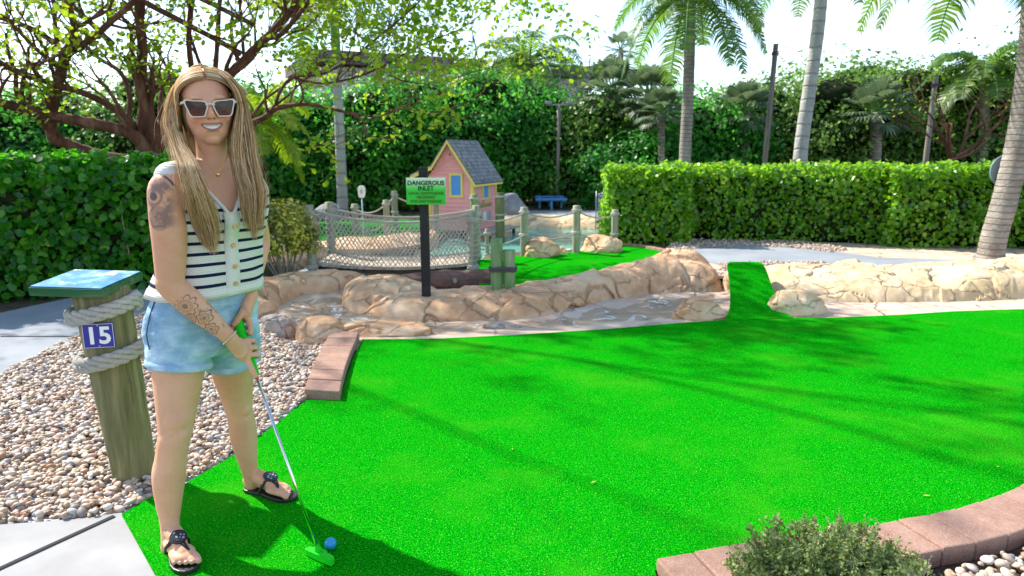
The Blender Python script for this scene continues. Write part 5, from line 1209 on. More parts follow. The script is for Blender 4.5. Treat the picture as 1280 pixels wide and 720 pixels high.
MB().box(ltop + Vector((0, 0, .0)), (.62, .06, .045)).build('crossbar', flat('grey_metal', (.25, .26, .27), .5, .4, .3), t, bevel=.005)
for s in (-.26, .26): MB().box(ltop + Vector((s, -.02, .05)), (.16, .14, .07)).build('floodlight', flat('lamp_body', (.3, .31, .32), .5, .4, .3), t, bevel=.01)
gm = flat('galvanised', (.42, .45, .48), .5, .4, .4); gp_ = D(750, 270, 12.6); t = empty('louvred_gate', (gp_.x, 12.6, .08), 'narrow grey louvred metal gate beside the hedge block', 'gate')
for i in range(9): MB().box((gp_.x + .03, 12.6, .16 + i * .055), (.15, .04, .03), M=Matrix.Rotation(.5, 3, 'X')).build('slat', gm, t)
for s in (-.075, .105): MB().tube([(gp_.x + s, 12.6, .0), (gp_.x + s, 12.6, .70 if s < 0 else .58)], .012, 8).build('frame_post', gm, t, smooth=True)
MB().tube([(gp_.x - .075, 12.6, .62), (gp_.x + .02, 12.6, .66), (gp_.x + .105, 12.6, .56), (gp_.x + .2, 12.6, .36), (gp_.x + .25, 12.6, .05)], .012, 8).build('frame_post', gm, t, smooth=True)
for (x0, y0, x1, y1, Y, lb) in ((955, 212, 970, 55, 13.5, 'leaning timber pole left of the thick white palm trunk'), (1156, 210, 1170, 95, 13.5, 'leaning timber pole left of the bare red tree')):
    a, b = D(x0, y0, Y), D(x1, y1, Y); a2 = a + (a - b) * (a.z / (b.z - a.z)); t = empty('timber_pole', tuple(a2), lb, 'pole')
    MB().tube([a2, b], [.055, .045], 10).build('pole_shaft', M['bark_grey'], t, smooth=True); MB().tube(coil((b.x, b.y, b.z - .2), .06, 0, .06, 2, n=14), .012, 5).build('strap', M['rope_dark'], t)
dc = D(1257, 213, Yp + .16); t = empty('round_disc_sign', dc, 'round grey disc fixed behind the leaning palm trunk', 'disc')
dm_ = flat('grey_disc', (.16, .22, .25), .45, .4, var=.05); MB().tube([dc + Vector((0, -.012, 0)), dc + Vector((0, .012, 0))], .195, 40).build('disc', dm_, t, bevel=.004)
MB().tube([dc + Vector((0, -.016, 0)), dc + Vector((0, -.010, 0))], .018, 12).build('bolt', gm, t)
# fallen leaves on the turf
for i, (x, y) in enumerate([(1153, 619), (738, 604), (1245, 583), (640, 560)]):
    q = P(x, y, .018); V, F = leaves(np.array([tuple(q)]), np.array([[0, 0, 1.]]), .03, 900 + i, 'narrow', .1)
    o = link_mesh('fallen_leaf', np_mesh('fallen_leaf', V, F), flat('dry_leaf_%d' % i, (.55, .42, .12), .7, .2), origin=tuple(q)); tag(o, ['dry curled leaf on the turf near the curved bricks', 'dry leaf on the turf in the middle of the green', 'dry leaf lying on turf nearest the right edge', 'dry leaf on the green left of the middle'][i], 'leaf')
# ================================================================== WOMAN WITH PUTTER
TZ = 0.012                                   # top of the turf
skin_m = Mat('skin', .48, .35)
base = Vector((-1.12, 2.42, TZ))
person = None
def vec(x, y, z): return Vector((x, y, z))
def yawframe(deg):                            # facing direction turned deg from the camera side (-Y) towards +X
    a = math.radians(deg); f = Vector((math.sin(a), -math.cos(a), 0)); return f, Vector((-f.y, f.x, 0))   # forward, her left
def lerpk(tab, z):
    if z <= tab[0][0]: return tab[0][1:]
    for i in range(len(tab) - 1):
        if z <= tab[i + 1][0]:
            t = (z - tab[i][0]) / (tab[i + 1][0] - tab[i][0]); t = t * t * (3 - 2 * t) if False else t
            return tuple(a + (b - a) * t for a, b in zip(tab[i][1:], tab[i + 1][1:]))
    return tab[-1][1:]
#        z     a     bf    bb    cx      cy    yaw
TORSO = [(.66, .150, .085, .10, -1.135, 2.42, 62), (.72, .178, .108, .125, -1.13, 2.42, 62), (.79, .188, .115, .140, -1.128, 2.42, 62), (.86, .178, .112, .125, -1.112, 2.415, 60),
         (.94, .150, .104, .10, -1.09, 2.405, 57), (1.02, .144, .103, .095, -1.072, 2.40, 54), (1.10, .152, .110, .10, -1.06, 2.395, 50), (1.17, .163, .126, .105, -1.05, 2.385, 48),
         (1.22, .168, .118, .108, -1.04, 2.375, 46), (1.27, .168, .092, .104, -1.03, 2.365, 45), (1.31, .150, .068, .092, -1.022, 2.36, 44), (1.345, .105, .052, .07, -1.015, 2.355, 44), (1.375, .058, .045, .055, -1.012, 2.35, 42)]
def torso_pt(z, ang, grow=0.0, bust=True):
    a, bf, bb, cx, cy, yaw = lerpk(TORSO, z); f, l = yawframe(yaw); c, s = math.cos(ang), math.sin(ang)   # ang 0 = front, + = her left
    e = 2 / 2.35; cc = math.copysign(abs(c) ** e, c); ss = math.copysign(abs(s) ** e, s)
    bd = (bf if c > 0 else bb) + grow
    p = Vector((cx, cy, z)) + f * cc * bd + l * ss * (a + grow)
    if bust and c > 0:
        for sd in (-1, 1):
            d = ((ang - sd * .52) / .36) ** 2 + ((z - 1.175) / .052) ** 2; p = p + f * (.030 * math.exp(-d))
    return p
def loft(mb, zs, grow, n=56, caps=True):
    vs = [torso_pt(z, 2 * math.pi * k / n, grow) for z in zs for k in range(n)]; m = len(zs)
    fs = [(i * n + k, i * n + (k + 1) % n, (i + 1) * n + (k + 1) % n, (i + 1) * n + k) for i in range(m - 1) for k in range(n)]
    if caps: fs += [tuple(range(n - 1, -1, -1)), tuple((m - 1) * n + k for k in range(n))]
    mb.add(vs, fs)
def limb(mb, keys, n=20, sub=6, sq=None):
    """keys: (point, radius) -> smooth tapered limb"""
    a = smooth_pts([tuple(k[0]) + (k[1],) for k in keys], sub); mb.tube([Vector(q[:3]) for q in a], [q[3] for q in a], n, sq=sq)
    mb.ellipsoid(Vector(a[0][:3]), (a[0][3],) * 3, nu=16, nv=10); mb.ellipsoid(Vector(a[-1][:3]), (a[-1][3],) * 3, nu=16, nv=10)

body = MB()
loft(body, list(np.linspace(.735, 1.375, 38)), 0)
# head
HC = D(259, 135, 2.33); hf, hl = yawframe(math.degrees(math.atan2(-HC.x, HC.y)) + 5)
HR = Matrix((hl, hf, Vector((0, 0, 1)))).transposed() @ Matrix.Rotation(math.radians(-3), 3, 'Y') @ Matrix.Rotation(math.radians(-2), 3, 'X')
HR = Matrix((-hl, hf, Vector((0, 0, 1)))).transposed() if False else HR
def H(x, y, z): return HC + HR @ Vector((x, y, z))          # x her left, y out of the face, z up
def hb(c, r, nu=20, nv=14): body.ellipsoid(H(*c), r, M=HR, nu=nu, nv=nv)
hb((0, -.012, .032), (.078, .094, .086), 28, 20); hb((0, .022, -.022), (.072, .074, .088), 28, 20); hb((0, .038, -.068), (.056, .050, .046)); hb((0, .062, -.098), (.026, .022, .020))
for s in (-1, 1):
    hb((s * .036, .016, -.062), (.026, .036, .032)); hb((s * .038, .066, -.030), (.024, .022, .022)); hb((s * .030, .074, .030), (.022, .014, .012)); hb((s * .011, .097, -.028), (.0075, .009, .007), 12, 8); hb((s * .075, -.004, -.008), (.009, .018, .030), 12, 8)
body.tube([H(0, .088, .014), H(0, .099, -.006), H(0, .107, -.024)], [.008, .0095, .0105], 12); hb((0, .104, -.026), (.0115, .010, .009), 12, 10)
hb((0, .090, -.0515), (.026, .0085, .0045), 16, 10); hb((0, .086, -.0695), (.022, .0100, .0055), 16, 10); hb((0, .077, -.061), (.032, .010, .010), 16, 10)
# neck
limb(body, [(vec(-1.018, 2.362, 1.30), .066), (vec(-1.014, 2.352, 1.36), .052), (H(0, -.012, -.10), .050), (H(0, -.015, -.05), .052)], 22)
for s in (-1, 1):   # trapezius slope
    f_, l_ = yawframe(45); limb(body, [(vec(-1.016, 2.36, 1.352), .040), (vec(-1.02, 2.363, 1.322) + l_ * s * .085, .042), (vec(-1.02, 2.36, 1.292) + l_ * s * .13, .046)], 14)
# arms
RS, RE, RW = D(211, 234, 2.21), D(213, 356, 2.19), D(288, 423, 2.27)
LS, LE, LW = D(307, 232, 2.46), D(324, 300, 2.585), D(314, 366, 2.44)
limb(body, [(RS + vec(.05, .04, .01), .052), (RS, .056), (RS.lerp(RE, .22) + vec(-.004, 0, 0), .058), (RS.lerp(RE, .6), .052), (RS.lerp(RE, .92), .0445), (RE, .043), (RE.lerp(RW, .22), .0445), (RE.lerp(RW, .5), .040), (RE.lerp(RW, .85), .028), (RW, .0265)], 22)
limb(body, [(LS + vec(-.05, -.03, .01), .050), (LS, .050), (LS.lerp(LE, .5), .046), (LE, .040), (LE.lerp(LW, .3), .039), (LE.lerp(LW, .85), .027), (LW, .025)], 22)
# legs
RL = [(D(232, 398, 2.35), .095), (D(225, 440, 2.33), .094), (D(223, 465, 2.32), .087), (D(221, 505, 2.29), .070), (D(219, 540, 2.265), .056), (D(217, 552, 2.255), .0535), (D(214, 572, 2.255), .053), (D(211, 595, 2.25), .0555), (D(211, 625, 2.24), .045), (D(212, 652, 2.22), .0325), (D(213, 672, 2.205), .0305), (D(213, 684, 2.205), .032)]
LLg = [(D(287, 400, 2.49), .090), (D(291, 440, 2.52), .086), (D(291, 462, 2.54), .079), (D(295, 490, 2.57), .063), (D(298, 508, 2.585), .0545), (D(300, 518, 2.59), .051), (D(303, 532, 2.60), .052), (D(305, 548, 2.61), .0525), (D(309, 572, 2.62), .041), (D(313, 592, 2.625), .031), (D(315, 604, 2.63), .0305)]
limb(body, RL, 24); limb(body, LLg, 24)
for kp in (D(220, 541, 2.262), D(299, 509, 2.583)):      # kneecaps and the fullness above them
    fk = yawframe(58)[0]; body.ellipsoid(kp + fk * .032, (.026, .026, .030)); body.ellipsoid(kp + fk * .012 + Vector((0, 0, .055)), (.048, .048, .05)); body.ellipsoid(kp + fk * .030 + Vector((0, 0, -.050)), (.018, .018, .024))
# feet
def foot(heel, toe, mirror):
    d = (toe - heel); L = d.length; d.normalize(); sd = Vector((-d.y, d.x, 0)) * mirror      # sd points to the little-toe side
    z = TZ + .016; g = lambda t, s, h: heel + d * (L * t) + sd * s + Vector((0, 0, h - heel.z + z))
    limb(body, [(g(.06, 0, .030), .030), (g(.22, 0, .052), .030), (g(.42, -.004, .046), .028), (g(.60, 0, .032), .024), (g(.72, .002, .022), .021)], 18)
    Rf = Matrix((d, sd * mirror, Vector((0, 0, 1)))).transposed()
    body.ellipsoid(g(.10, 0, .022), (.038, .031, .023), M=Rf); body.ellipsoid(g(.66, 0, .019), (.055, .043, .019), M=Rf); body.ellipsoid(g(.38, .010, .022), (.06, .030, .022), M=Rf)
    nails = []
    for k, (s, ln, r) in enumerate(((-.030, .99, .0125), (-.011, .97, .0092), (.005, .93, .0088), (.020, .88, .0084), (.034, .82, .0082))):
        a_, b_, c_ = g(.70, s * .85, .016), g(ln - .10, s, .018), g(ln - .03, s * 1.02, .011)
        limb(body, [(a_, r), (b_, r), (c_, r * .95)], 10, 3); nails.append((c_ + Vector((0, 0, r * .75)) + d * r * .3, r * .62, d, sd))
    sole = []
    for t, w in ((-.045, .0), (-.03, .022), (.05, .033), (.2, .034), (.4, .031), (.58, .040), (.72, .046), (.86, .044), (.96, .034), (1.03, .018), (1.05, 0)): sole.append((t, w))
    poly = [g(t, -w - .001, 0) for t, w in sole] + [g(t, w, 0) for t, w in sole[-2:0:-1]]
    return g, d, sd, poly, nails, L
# feet are placed on their sight lines
RH = vec(-1.238, 2.243, 0); RT = RH + vec(.66, -.75, 0).normalized() * .235
LH = vec(-1.107, 2.645, 0); LT = LH + vec(.925, -.38, 0).normalized() * .235
footR = foot(RH, RT, -1); footL = foot(LH, LT, 1)

# hands on the grip of the putter
GT, GB = D(291, 381, 2.40), D(320, 469, 2.335)
hd = P(397, 690, TZ + .012)
ax = (GB - GT).normalized()
def ga(t): return GT + (GB - GT) * t
nails_h = []
def finger(keys, nail=None):
    limb(body, keys, 12, 4)
    if nail is not None: nails_h.append(nail)
# right hand: lower on the grip, back of the hand to the camera
cam_v = (Vector((0, 0, CAM_H)) - ga(.7)).normalized(); side = ax.cross(cam_v).normalized()     # side: towards picture right or left
if side.x < 0: side = -side
def gp(t, s, o): return ga(t) + side * s + cam_v * o
K = gp(.70, -.020, .030)
limb(body, [(RW, .0255), (RW.lerp(K, .45), .0255), (K, .022)], 18); limb(body, [(RW.lerp(K, .15), .022), (gp(.55, -.010, .030), .0185), (gp(.62, .006, .027), .015)], 14)
body.ellipsoid(RW.lerp(K, .62) + side * .004, (.028, .015, .036), M=Matrix((side, cam_v, -ax)).transposed())
finger([(gp(.74, -.012, .027), .0125), (gp(.86, -.008, .026), .0108), (gp(.97, -.004, .021), .0098), (gp(1.04, .000, .016), .0085)], (gp(1.04, .000, .0245), ax))     # index laid down the grip
for k, (t, r) in enumerate(((.715, .0092), (.615, .0094), (.515, .0088))):                             # three fingers closed round it
    finger([(gp(t, .004, .030), r), (gp(t + .03, .026, .018), r), (gp(t + .05, .030, -.006), r * .95), (gp(t + .05, .012, -.024), r * .9), (gp(t + .04, -.010, -.024), r * .85)])
finger([(gp(.52, -.026, .018), .0125), (gp(.60, -.028, .000), .0115), (gp(.68, -.020, -.012), .0100)])
# left hand: upper
K2 = gp(.16, .030, .006)
limb(body, [(LW, .0245), (LW.lerp(K2, .5), .0245), (K2, .022)], 18); body.ellipsoid(LW.lerp(K2, .72), (.018, .030, .036), M=Matrix((side, cam_v, -ax)).transposed())
finger([(gp(.10, .030, .012), .0135), (gp(.17, .014, .024), .0120), (gp(.235, -.006, .025), .0105), (gp(.27, -.020, .019), .0090)], (gp(.27, -.021, .0265), -side + ax * .5))     # thumb across the front
for k, (t, r) in enumerate(((.11, .0090), (.21, .0092), (.31, .0090), (.405, .0082))):
    e = [(gp(t, .030, .004), r), (gp(t + .04, .028, -.012), r), (gp(t + .03, .006, -.024), r * .95), (gp(t, -.018, -.018), r * .9), (gp(t - .02, -.024, -.002), r * .82)]
    finger(e)
nails_h.append((gp(.10, -.0245, .006), cam_v * -1))
finger([(gp(.20, .034, .002), .0115), (gp(.34, .034, .006), .0105), (gp(.44, .026, .010), .0090)], (gp(.45, .027, .0175), ax))

person = empty('person', tuple(base), 'smiling long haired woman in white sunglasses, striped top and denim shorts holding the putter', 'person')
bo_ = body.build('body', skin_m.m, person, smooth=True)
rm = bo_.modifiers.new('union', 'REMESH'); rm.mode = 'VOXEL'; rm.voxel_size = .0032; rm.use_smooth_shade = True
sm_d = bo_.modifiers.new('smooth', 'SMOOTH'); sm_d.factor = .5; sm_d.iterations = 6

# skin colour, tattoos, lips: all laid out in the body's own coordinates
x, y, z = skin_m.xyz()           # object coordinates = place coordinates minus base offset (origin of mesh kept at place origin)
def lin(v, o):                   # dot((x,y,z)-o, v)
    return (x - o.x) * v.x + (y - o.y) * v.y + (z - o.z) * v.z
n1 = skin_m.noise(7, 3); n2 = skin_m.noise(70, 3)
col = skin_m.ramp(n1 * .8 + n2 * .2, [(.35, (.70, .33, .18)), (.65, (.80, .42, .25))])
hx, hy, hz = lin(HR @ Vector((1, 0, 0)), HC), lin(HR @ Vector((0, 1, 0)), HC), lin(HR @ Vector((0, 0, 1)), HC)
front = hy.step(.055, .07)
cheek = (((hx.abs() - .042) * (hx.abs() - .042) + (hz + .034) * (hz + .034)).sqrt()).step(.028, .008) * front
col = skin_m.mix(cheek * .38, col, (.78, .27, .20))
mz = hz + .0605 - hx * hx * 8.0                                 # smile curves up at the corners
lip = ((hx / .0365) * (hx / .033) + (mz / .0145) * (mz / .0145)).step(1.0, .86) * front
teeth = ((hx / .0300) * (hx / .0265) + ((mz - .0004) / .0068) * ((mz - .0004) / .0068)).step(1.0, .80) * front
gap = ((hx * 118.0 + .5).fract() - .5).abs().step(.44, .5) * teeth
dkm = ((hx / .0325) * (hx / .029) + ((mz - .0002) / .0084) * ((mz - .0002) / .0084)).step(1.0, .9) * front
col = skin_m.mix(lip * .8, col, (.50, .135, .125)); col = skin_m.mix(dkm * .9, col, (.10, .02, .02)); col = skin_m.mix(teeth, col, (.80, .77, .71)); col = skin_m.mix(gap * .35, col, (.35, .25, .2))
nost = (((hx.abs() - .0085) * (hx.abs() - .0085) + (hz + .0355) * (hz + .0355) * 2.0).sqrt()).step(.0045, .002) * hy.step(.085, .092)
col = skin_m.mix(nost * .7, col, (.18, .06, .04))
# brown eyebrow hair behind the glasses
br = (((hx.abs() - .034) / .024) * ((hx.abs() - .034) / .024) + ((hz - .023 - (hx.abs() - .03) * .1) / .0042) * ((hz - .023 - (hx.abs() - .03) * .1) / .0042)).step(1.0, .4) * front
col = skin_m.mix(br * .7, col, (.16, .08, .04))
# tattoo: upper arm (shaded skull and rose), coordinates across / down the arm as seen from outside
ad = (RE - RS).normalized(); au = lin(ad, RS); outv = Vector((-.25, -.95, .1)); outv = (outv - ad * outv.dot(ad)).normalized(); sv = ad.cross(outv).normalized(); av = lin(sv, RS); ao = lin(outv, RS)
arm = ao.step(-.012, .006) * (((x - base.x * 0 - RS.x).abs()).step(.16, .15)) * au.step(.175, .17) * au.step(-.05, -.045) * av.abs().step(.075, .07)
def ring(cu, cv, r, w):
    d = ((au - cu) * (au - cu) + (av - cv) * (av - cv)).sqrt() ; return (d - r).abs().step(w, w * .4), d
e1, d1 = ring(.030, .006, .026, .006); core1 = d1.step(.017, .011); 
pet = skin_m.nt; th = (au - .098).atan2(av + .008); dr = ((au - .098) * (au - .098) + (av + .008) * (av + .008)).sqrt()
petal = ((dr * 230.0 + th * 1.0 + (th * 5.0).sin() * .8).sin()).step(.1, .7) * dr.step(.040, .036)
shade = dr.step(.042, .036) * .62
haz = skin_m.noise(26, 4, off=4).step(.44, .60) * au.step(.135, .11) * au.step(-.035, -.015) * av.abs().step(.055, .035) * .55
arc, _d = ring(.018, .004, .056, .0045); arc = arc * au.step(.0, -.01)
ink = (e1 * .6).max(core1).max(petal * .75).max(shade * .7).max(haz * 1.3).max(arc) * arm
# forearm: line-work flowers down towards the wrist
fd = (RW - RE).normalized(); fu = lin(fd, RE); fo = Vector((-.1, -.97, .2)); fo = (fo - fd * fo.dot(fd)).normalized(); fsv = fd.cross(fo).normalized(); fv = lin(fsv, RE); fof = lin(fo, RE)
far = fof.step(-.02, .0) * fu.step(.040, .048) * fu.step(.232, .224) * fv.abs().step(.06, .055) * lin(ad, RS).step(.2, .21)
def flower(cu, cv, R, k, ph):
    t_ = (fu - cu).atan2(fv - cv); d = ((fu - cu) * (fu - cu) + (fv - cv) * (fv - cv)).sqrt(); rim = R * .78 + (t_ * k + ph).sin().abs() * (R * .28)
    ln = (d - rim).abs().step(.0026, .0010); spokes = ((t_ * k + ph).sin().abs()).step(.16, .05) * d.step(R * .85, R * .8) * d.step(R * .28, R * .34)
    cen = d.step(R * .30, R * .22) * .85; inner = (d - rim * .58).abs().step(.0018, .0007) * .7
    return ln.max(spokes * .85).max(cen).max(inner).max(d.step(R, R * .4) * .16)
fl = flower(.075, .002, .036, 4.5, .4).max(flower(.145, -.010, .024, 3.0, 1.2)).max(flower(.190, .006, .022, 3.0, .2)).max(flower(.118, .022, .018, 3.5, 2.0))
ink = ink.max(fl * far * .85)
hazf = skin_m.noise(40, 3, off=7).step(.54, .64) * far * fu.step(.10, .12) * .5
ink = ink.max(hazf)
# ankle star
ankp = D(211, 660, 2.2); st_d = (((x - ankp.x) * (x - ankp.x) + (z - ankp.z) * (z - ankp.z)).sqrt()); st_a = (z - ankp.z).atan2(x - ankp.x)
star = (st_d - .005 - (st_a * 2.5).sin().abs() * -.0028).step(.0012, .0) * (y - 2.2).step(.0, -.005); tail = (z - ankp.z - .001).abs().step(.0016, .0008) * (x - ankp.x).step(-.022, -.020) * (x - ankp.x).step(0, -.002) * (y - 2.2).step(.0, -.005)
ink = ink.max(star.max(tail) * .7)
col = skin_m.mix(ink * .88, col, (.055, .06, .085)); skin_m.set('Base Color', col)
skin_m.set('Subsurface Weight', .12); skin_m.b.inputs['Subsurface Radius'].default_value = (.01, .004, .002); skin_m.b.inputs['Subsurface Scale'].default_value = .6
skin_m.bump(n2 + skin_m.noise(420, 2) * .5, .22, .0015); skin_m.set('Roughness', skin_m.noise(35, 4) * .3 + .36)

def wear(mb, name, mat, parent=None, **k): return mb.build(name, mat, parent or person, smooth=k.pop('smooth', True), **k)
red = flat('red_nail', (.55, .03, .03), .25, .6, bump=0); pinkn = flat('pale_nail', (.75, .40, .38), .3, .5, bump=0)
for (c_, d_) in nails_h[:2]:
    d_ = d_.normalized(); u_ = d_.cross(cam_v).normalized(); w_ = u_.cross(d_); wear(MB().ellipsoid(c_ - cam_v * .0012, (.0058, .0085, .0022), M=Matrix((u_, d_, w_)).transposed(), nu=10, nv=6), 'nail', red)
# ---- sandals
blk_l = flat('black_leather', (.018, .016, .018), .4, .5, bump=.1)
gold = flat('gold', (.75, .50, .16), .3, .5, 1.0, bump=0)
cam_dir = Vector((0, 0, 1))
for (g, d, sd, poly, nails, L) in (footR, footL):
    mb = MB(); q = [(p.x, p.y) for p in poly]; mb.prism(q, TZ + .001, TZ + .016); so = mb.build('sandal', blk_l, person, bevel=.003)
    mb = MB()
    for s in (-1, 1):
        mb.tube([g(.40, s * .036, .004), g(.45, s * .036, .030), g(.50, s * .024, .052), g(.56, s * .008, .056)], [.0075, .007, .007, .006], 8)
        mb.tube([g(.58, s * .008, .056), g(.70, -.010 + s * .004, .043), g(.80, -.0205, .022), g(.81, -.0205, .006)], [.006, .0045, .0035, .003], 8)
    mb.build('strap', blk_l, so, smooth=True)
    up = (Vector((0, 0, 1)) + d * .42).normalized(); c_ = g(.535, 0, .066); x_ = sd.normalized(); y_ = up.cross(x_); Mm = Matrix((x_, y_, up)).transposed()
    mb = MB(); mb.tube([c_ - up * .004, c_ + up * .003], .030, 28); md = mb.build('medallion', blk_l, so, bevel=.002)
    mm = Mat('medallion_inlay', .35, .5); v_ = mm.voro(85, rand=.6); mm.set('Base Color', mm.ramp(v_, [(.25, (.45, .42, .45)), (.42, (.03, .03, .035))]))
    MB().tube([c_ + up * .0026, c_ + up * .0046], .022, 24).build('inlay', mm.m, md)
    for s in (-1, 1): MB().ellipsoid(g(.475, s * .031, .047), (.004, .004, .003), nu=10, nv=6).build('stud', gold, so, smooth=True)
    for (c2, r2, d2, s2) in nails: wear(MB().ellipsoid(c2, (r2, r2 * 1.2, r2 * .4), M=Matrix((s2.normalized(), d2, Vector((0, 0, 1)))).transposed(), nu=8, nv=5), 'nail', pinkn)
# ---- shorts
den = Mat('denim', .85, .15); x2, y2, z2 = den.xyz(); n_a = den.noise(9, 5, .65); n_b = den.noise(3.5, 3, dist=1.0); wv = den.noise(220, 2)
crease = den.noise(1.0, 4, .6, vec=den.vscale((9, 9, 34)), dist=.8)
dc_ = den.ramp(n_a * .45 + n_b * .3 + crease * .25, [(.34, (.16, .30, .46)), (.48, (.30, .47, .62)), (.60, (.55, .70, .79))]); den.set('Base Color', den.mix(wv.step(.55, .7) * .25, dc_, (.62, .74, .82)))
den.bump(crease * 1.0 + wv * .15 + n_a * .2, .7, .012)
mb = MB(); loft(mb, list(np.linspace(.69, .935, 14)), .020, 48)
RL2 = [(D(236, 398, 2.36), .108), (D(226, 430, 2.335), .112), (D(224, 458, 2.325), .104)]
LL2 = [(D(281, 400, 2.47), .116), (D(286, 430, 2.505), .113), (D(290, 450, 2.525), .101)]
for kk in (RL2, LL2):
    a_ = smooth_pts([tuple(k_[0]) + (k_[1],) for k_ in kk], 6); mb.tube([Vector(q_[:3]) for q_ in a_], [q_[3] for q_ in a_], 26)
sh_ = wear(mb, 'shorts', den.m); r_ = sh_.modifiers.new('union', 'REMESH'); r_.mode = 'VOXEL'; r_.voxel_size = .006; r_.use_smooth_shade = True; s_ = sh_.modifiers.new('smooth', 'SMOOTH'); s_.factor = .5; s_.iterations = 6
tx2 = bpy.data.textures.new('cloth_folds', 'CLOUDS'); tx2.noise_scale = .07; dm2 = sh_.modifiers.new('folds', 'DISPLACE'); dm2.texture = tx2; dm2.strength = .015; dm2.texture_coords = 'LOCAL'
denc = Mat('denim_cuff', .85, .15); nn_ = denc.noise(14, 4); denc.set('Base Color', denc.ramp(nn_, [(.35, (.30, .46, .60)), (.65, (.60, .74, .82))])); denc.bump(denc.noise(60, 3), .5, .004)
for kk, hh in ((RL2, 1), (LL2, 1)):
    p2, p1 = kk[2][0], kk[1][0]; dv = (p2 - p1).normalized(); r0 = kk[2][1]; mb = MB()
    mb.tube([p2 - dv * .026, p2 - dv * .024, p2 - dv * .004, p2, p2 - dv * .002], [r0 + .001, r0 + .006, r0 + .008, r0 + .004, r0 - .010], 32, cap=False); wear(mb, 'cuff', denc.m, sh_)
st_m = flat('dark_stitch', (.06, .10, .18), .8, .1, bump=0)
mb = MB(); f_, l_ = yawframe(60)
mb.tube([torso_pt(.915, .0 - .95, .026), torso_pt(.90, -.85, .027), torso_pt(.893, -.60, .027), torso_pt(.895, -.40, .026)], .0022, 6); mb.build('pocket_seam', st_m, sh_)
mb = MB(); mb.tube([torso_pt(z_, -1.62, .026) for z_ in np.linspace(.93, .74, 8)], .0022, 6); mb.build('side_seam', st_m, sh_)
mb = MB(); zs_ = [.915, .918, .936, .938]; n_ = 48
vs = [torso_pt(z_, 2 * math.pi * k / n_, g_) for z_, g_ in ((.905, .020), (.908, .028), (.936, .028), (.938, .018)) for k in range(n_)]
mb.add(vs, [(i * n_ + k, i * n_ + (k + 1) % n_, (i + 1) * n_ + (k + 1) % n_, (i + 1) * n_ + k) for i in range(3) for k in range(n_)]); mb.build('waistband', denc.m, sh_, smooth=True)
MB().ellipsoid(torso_pt(.922, .05, .031), (.008, .008, .008)).build('button', gold, sh_, smooth=True)
# ---- striped knitted top
tp_m = Mat('striped_knit', .9, .1); xs, ys, zs = tp_m.xyz(); w0 = .956 
ph_ = ((zs - w0) / .0365 + .5).fract() - .5; st_ = (ph_.abs() * .0365).step(.0062, .0050) * zs.step(.94, .945) * zs.step(1.262, 1.255)
knit = ((zs * 1.0) * 900.0).sin()
tp_m.set('Base Color', tp_m.mix(st_, tp_m.mix(tp_m.noise(12, 3) * .3, (.80, .76, .66), (.70, .66, .56)), (.012, .017, .055))); tp_m.bump(knit * .3 + tp_m.noise(16, 4) * 1.6, .5, .006)
cream = Mat('cream_knit', .9, .1); cream.set('Base Color', (.80, .76, .67)); cream.bump(((cream.xyz()[2]) * 900.0).sin() * .3 + cream.noise(30, 3), .4, .004)
def shirt_pt(z_, a_, extra=0.0):
    g_ = .018 + .022 * max(0, min(1, (1.10 - z_) / .16)) ** 1.2 * (1 if z_ > .95 else .9) ; g_ *= 1 if z_ < 1.28 else max(.35, 1 - (z_ - 1.28) / .1)
    wr = .0035 * math.sin(a_ * 7 + z_ * 25) * max(0, min(1, (1.15 - z_) / .12)); return torso_pt(z_, a_, g_ + extra + wr)
nzz, naa = 70, 128; zl = list(np.linspace(.918, 1.362, nzz)); V = [shirt_pt(z_, 2 * math.pi * k / naa) for z_ in zl for k in range(naa)]
def cut(z_, k):
    a_ = (2 * math.pi * (k + .5) / naa + math.pi) % (2 * math.pi) - math.pi; p = shirt_pt(z_, a_); A = lerpk(TORSO, z_); f2, l2 = yawframe(A[5]); lat = abs((p - Vector((A[3], A[4], z_))).dot(l2)); frontal = abs(a_) < 1.5
    if frontal and z_ > 1.195 and lat < (z_ - 1.195) * .62 + .004: return True
    if z_ > 1.318 and lat < .082: return True
    return False
F = [(i * naa + k, i * naa + (k + 1) % naa, (i + 1) * naa + (k + 1) % naa, (i + 1) * naa + k) for i in range(nzz - 1) for k in range(naa) if not cut((zl[i] + zl[i + 1]) / 2, k)]
mb = MB(); mb.add(V, F); top_o = wear(mb, 'top', tp_m.m); so_ = top_o.modifiers.new('thick', 'SOLIDIFY'); so_.thickness = .006; so_.offset = 1
ss_ = top_o.modifiers.new('soft', 'SMOOTH'); ss_.iterations = 3; ss_.factor = .5
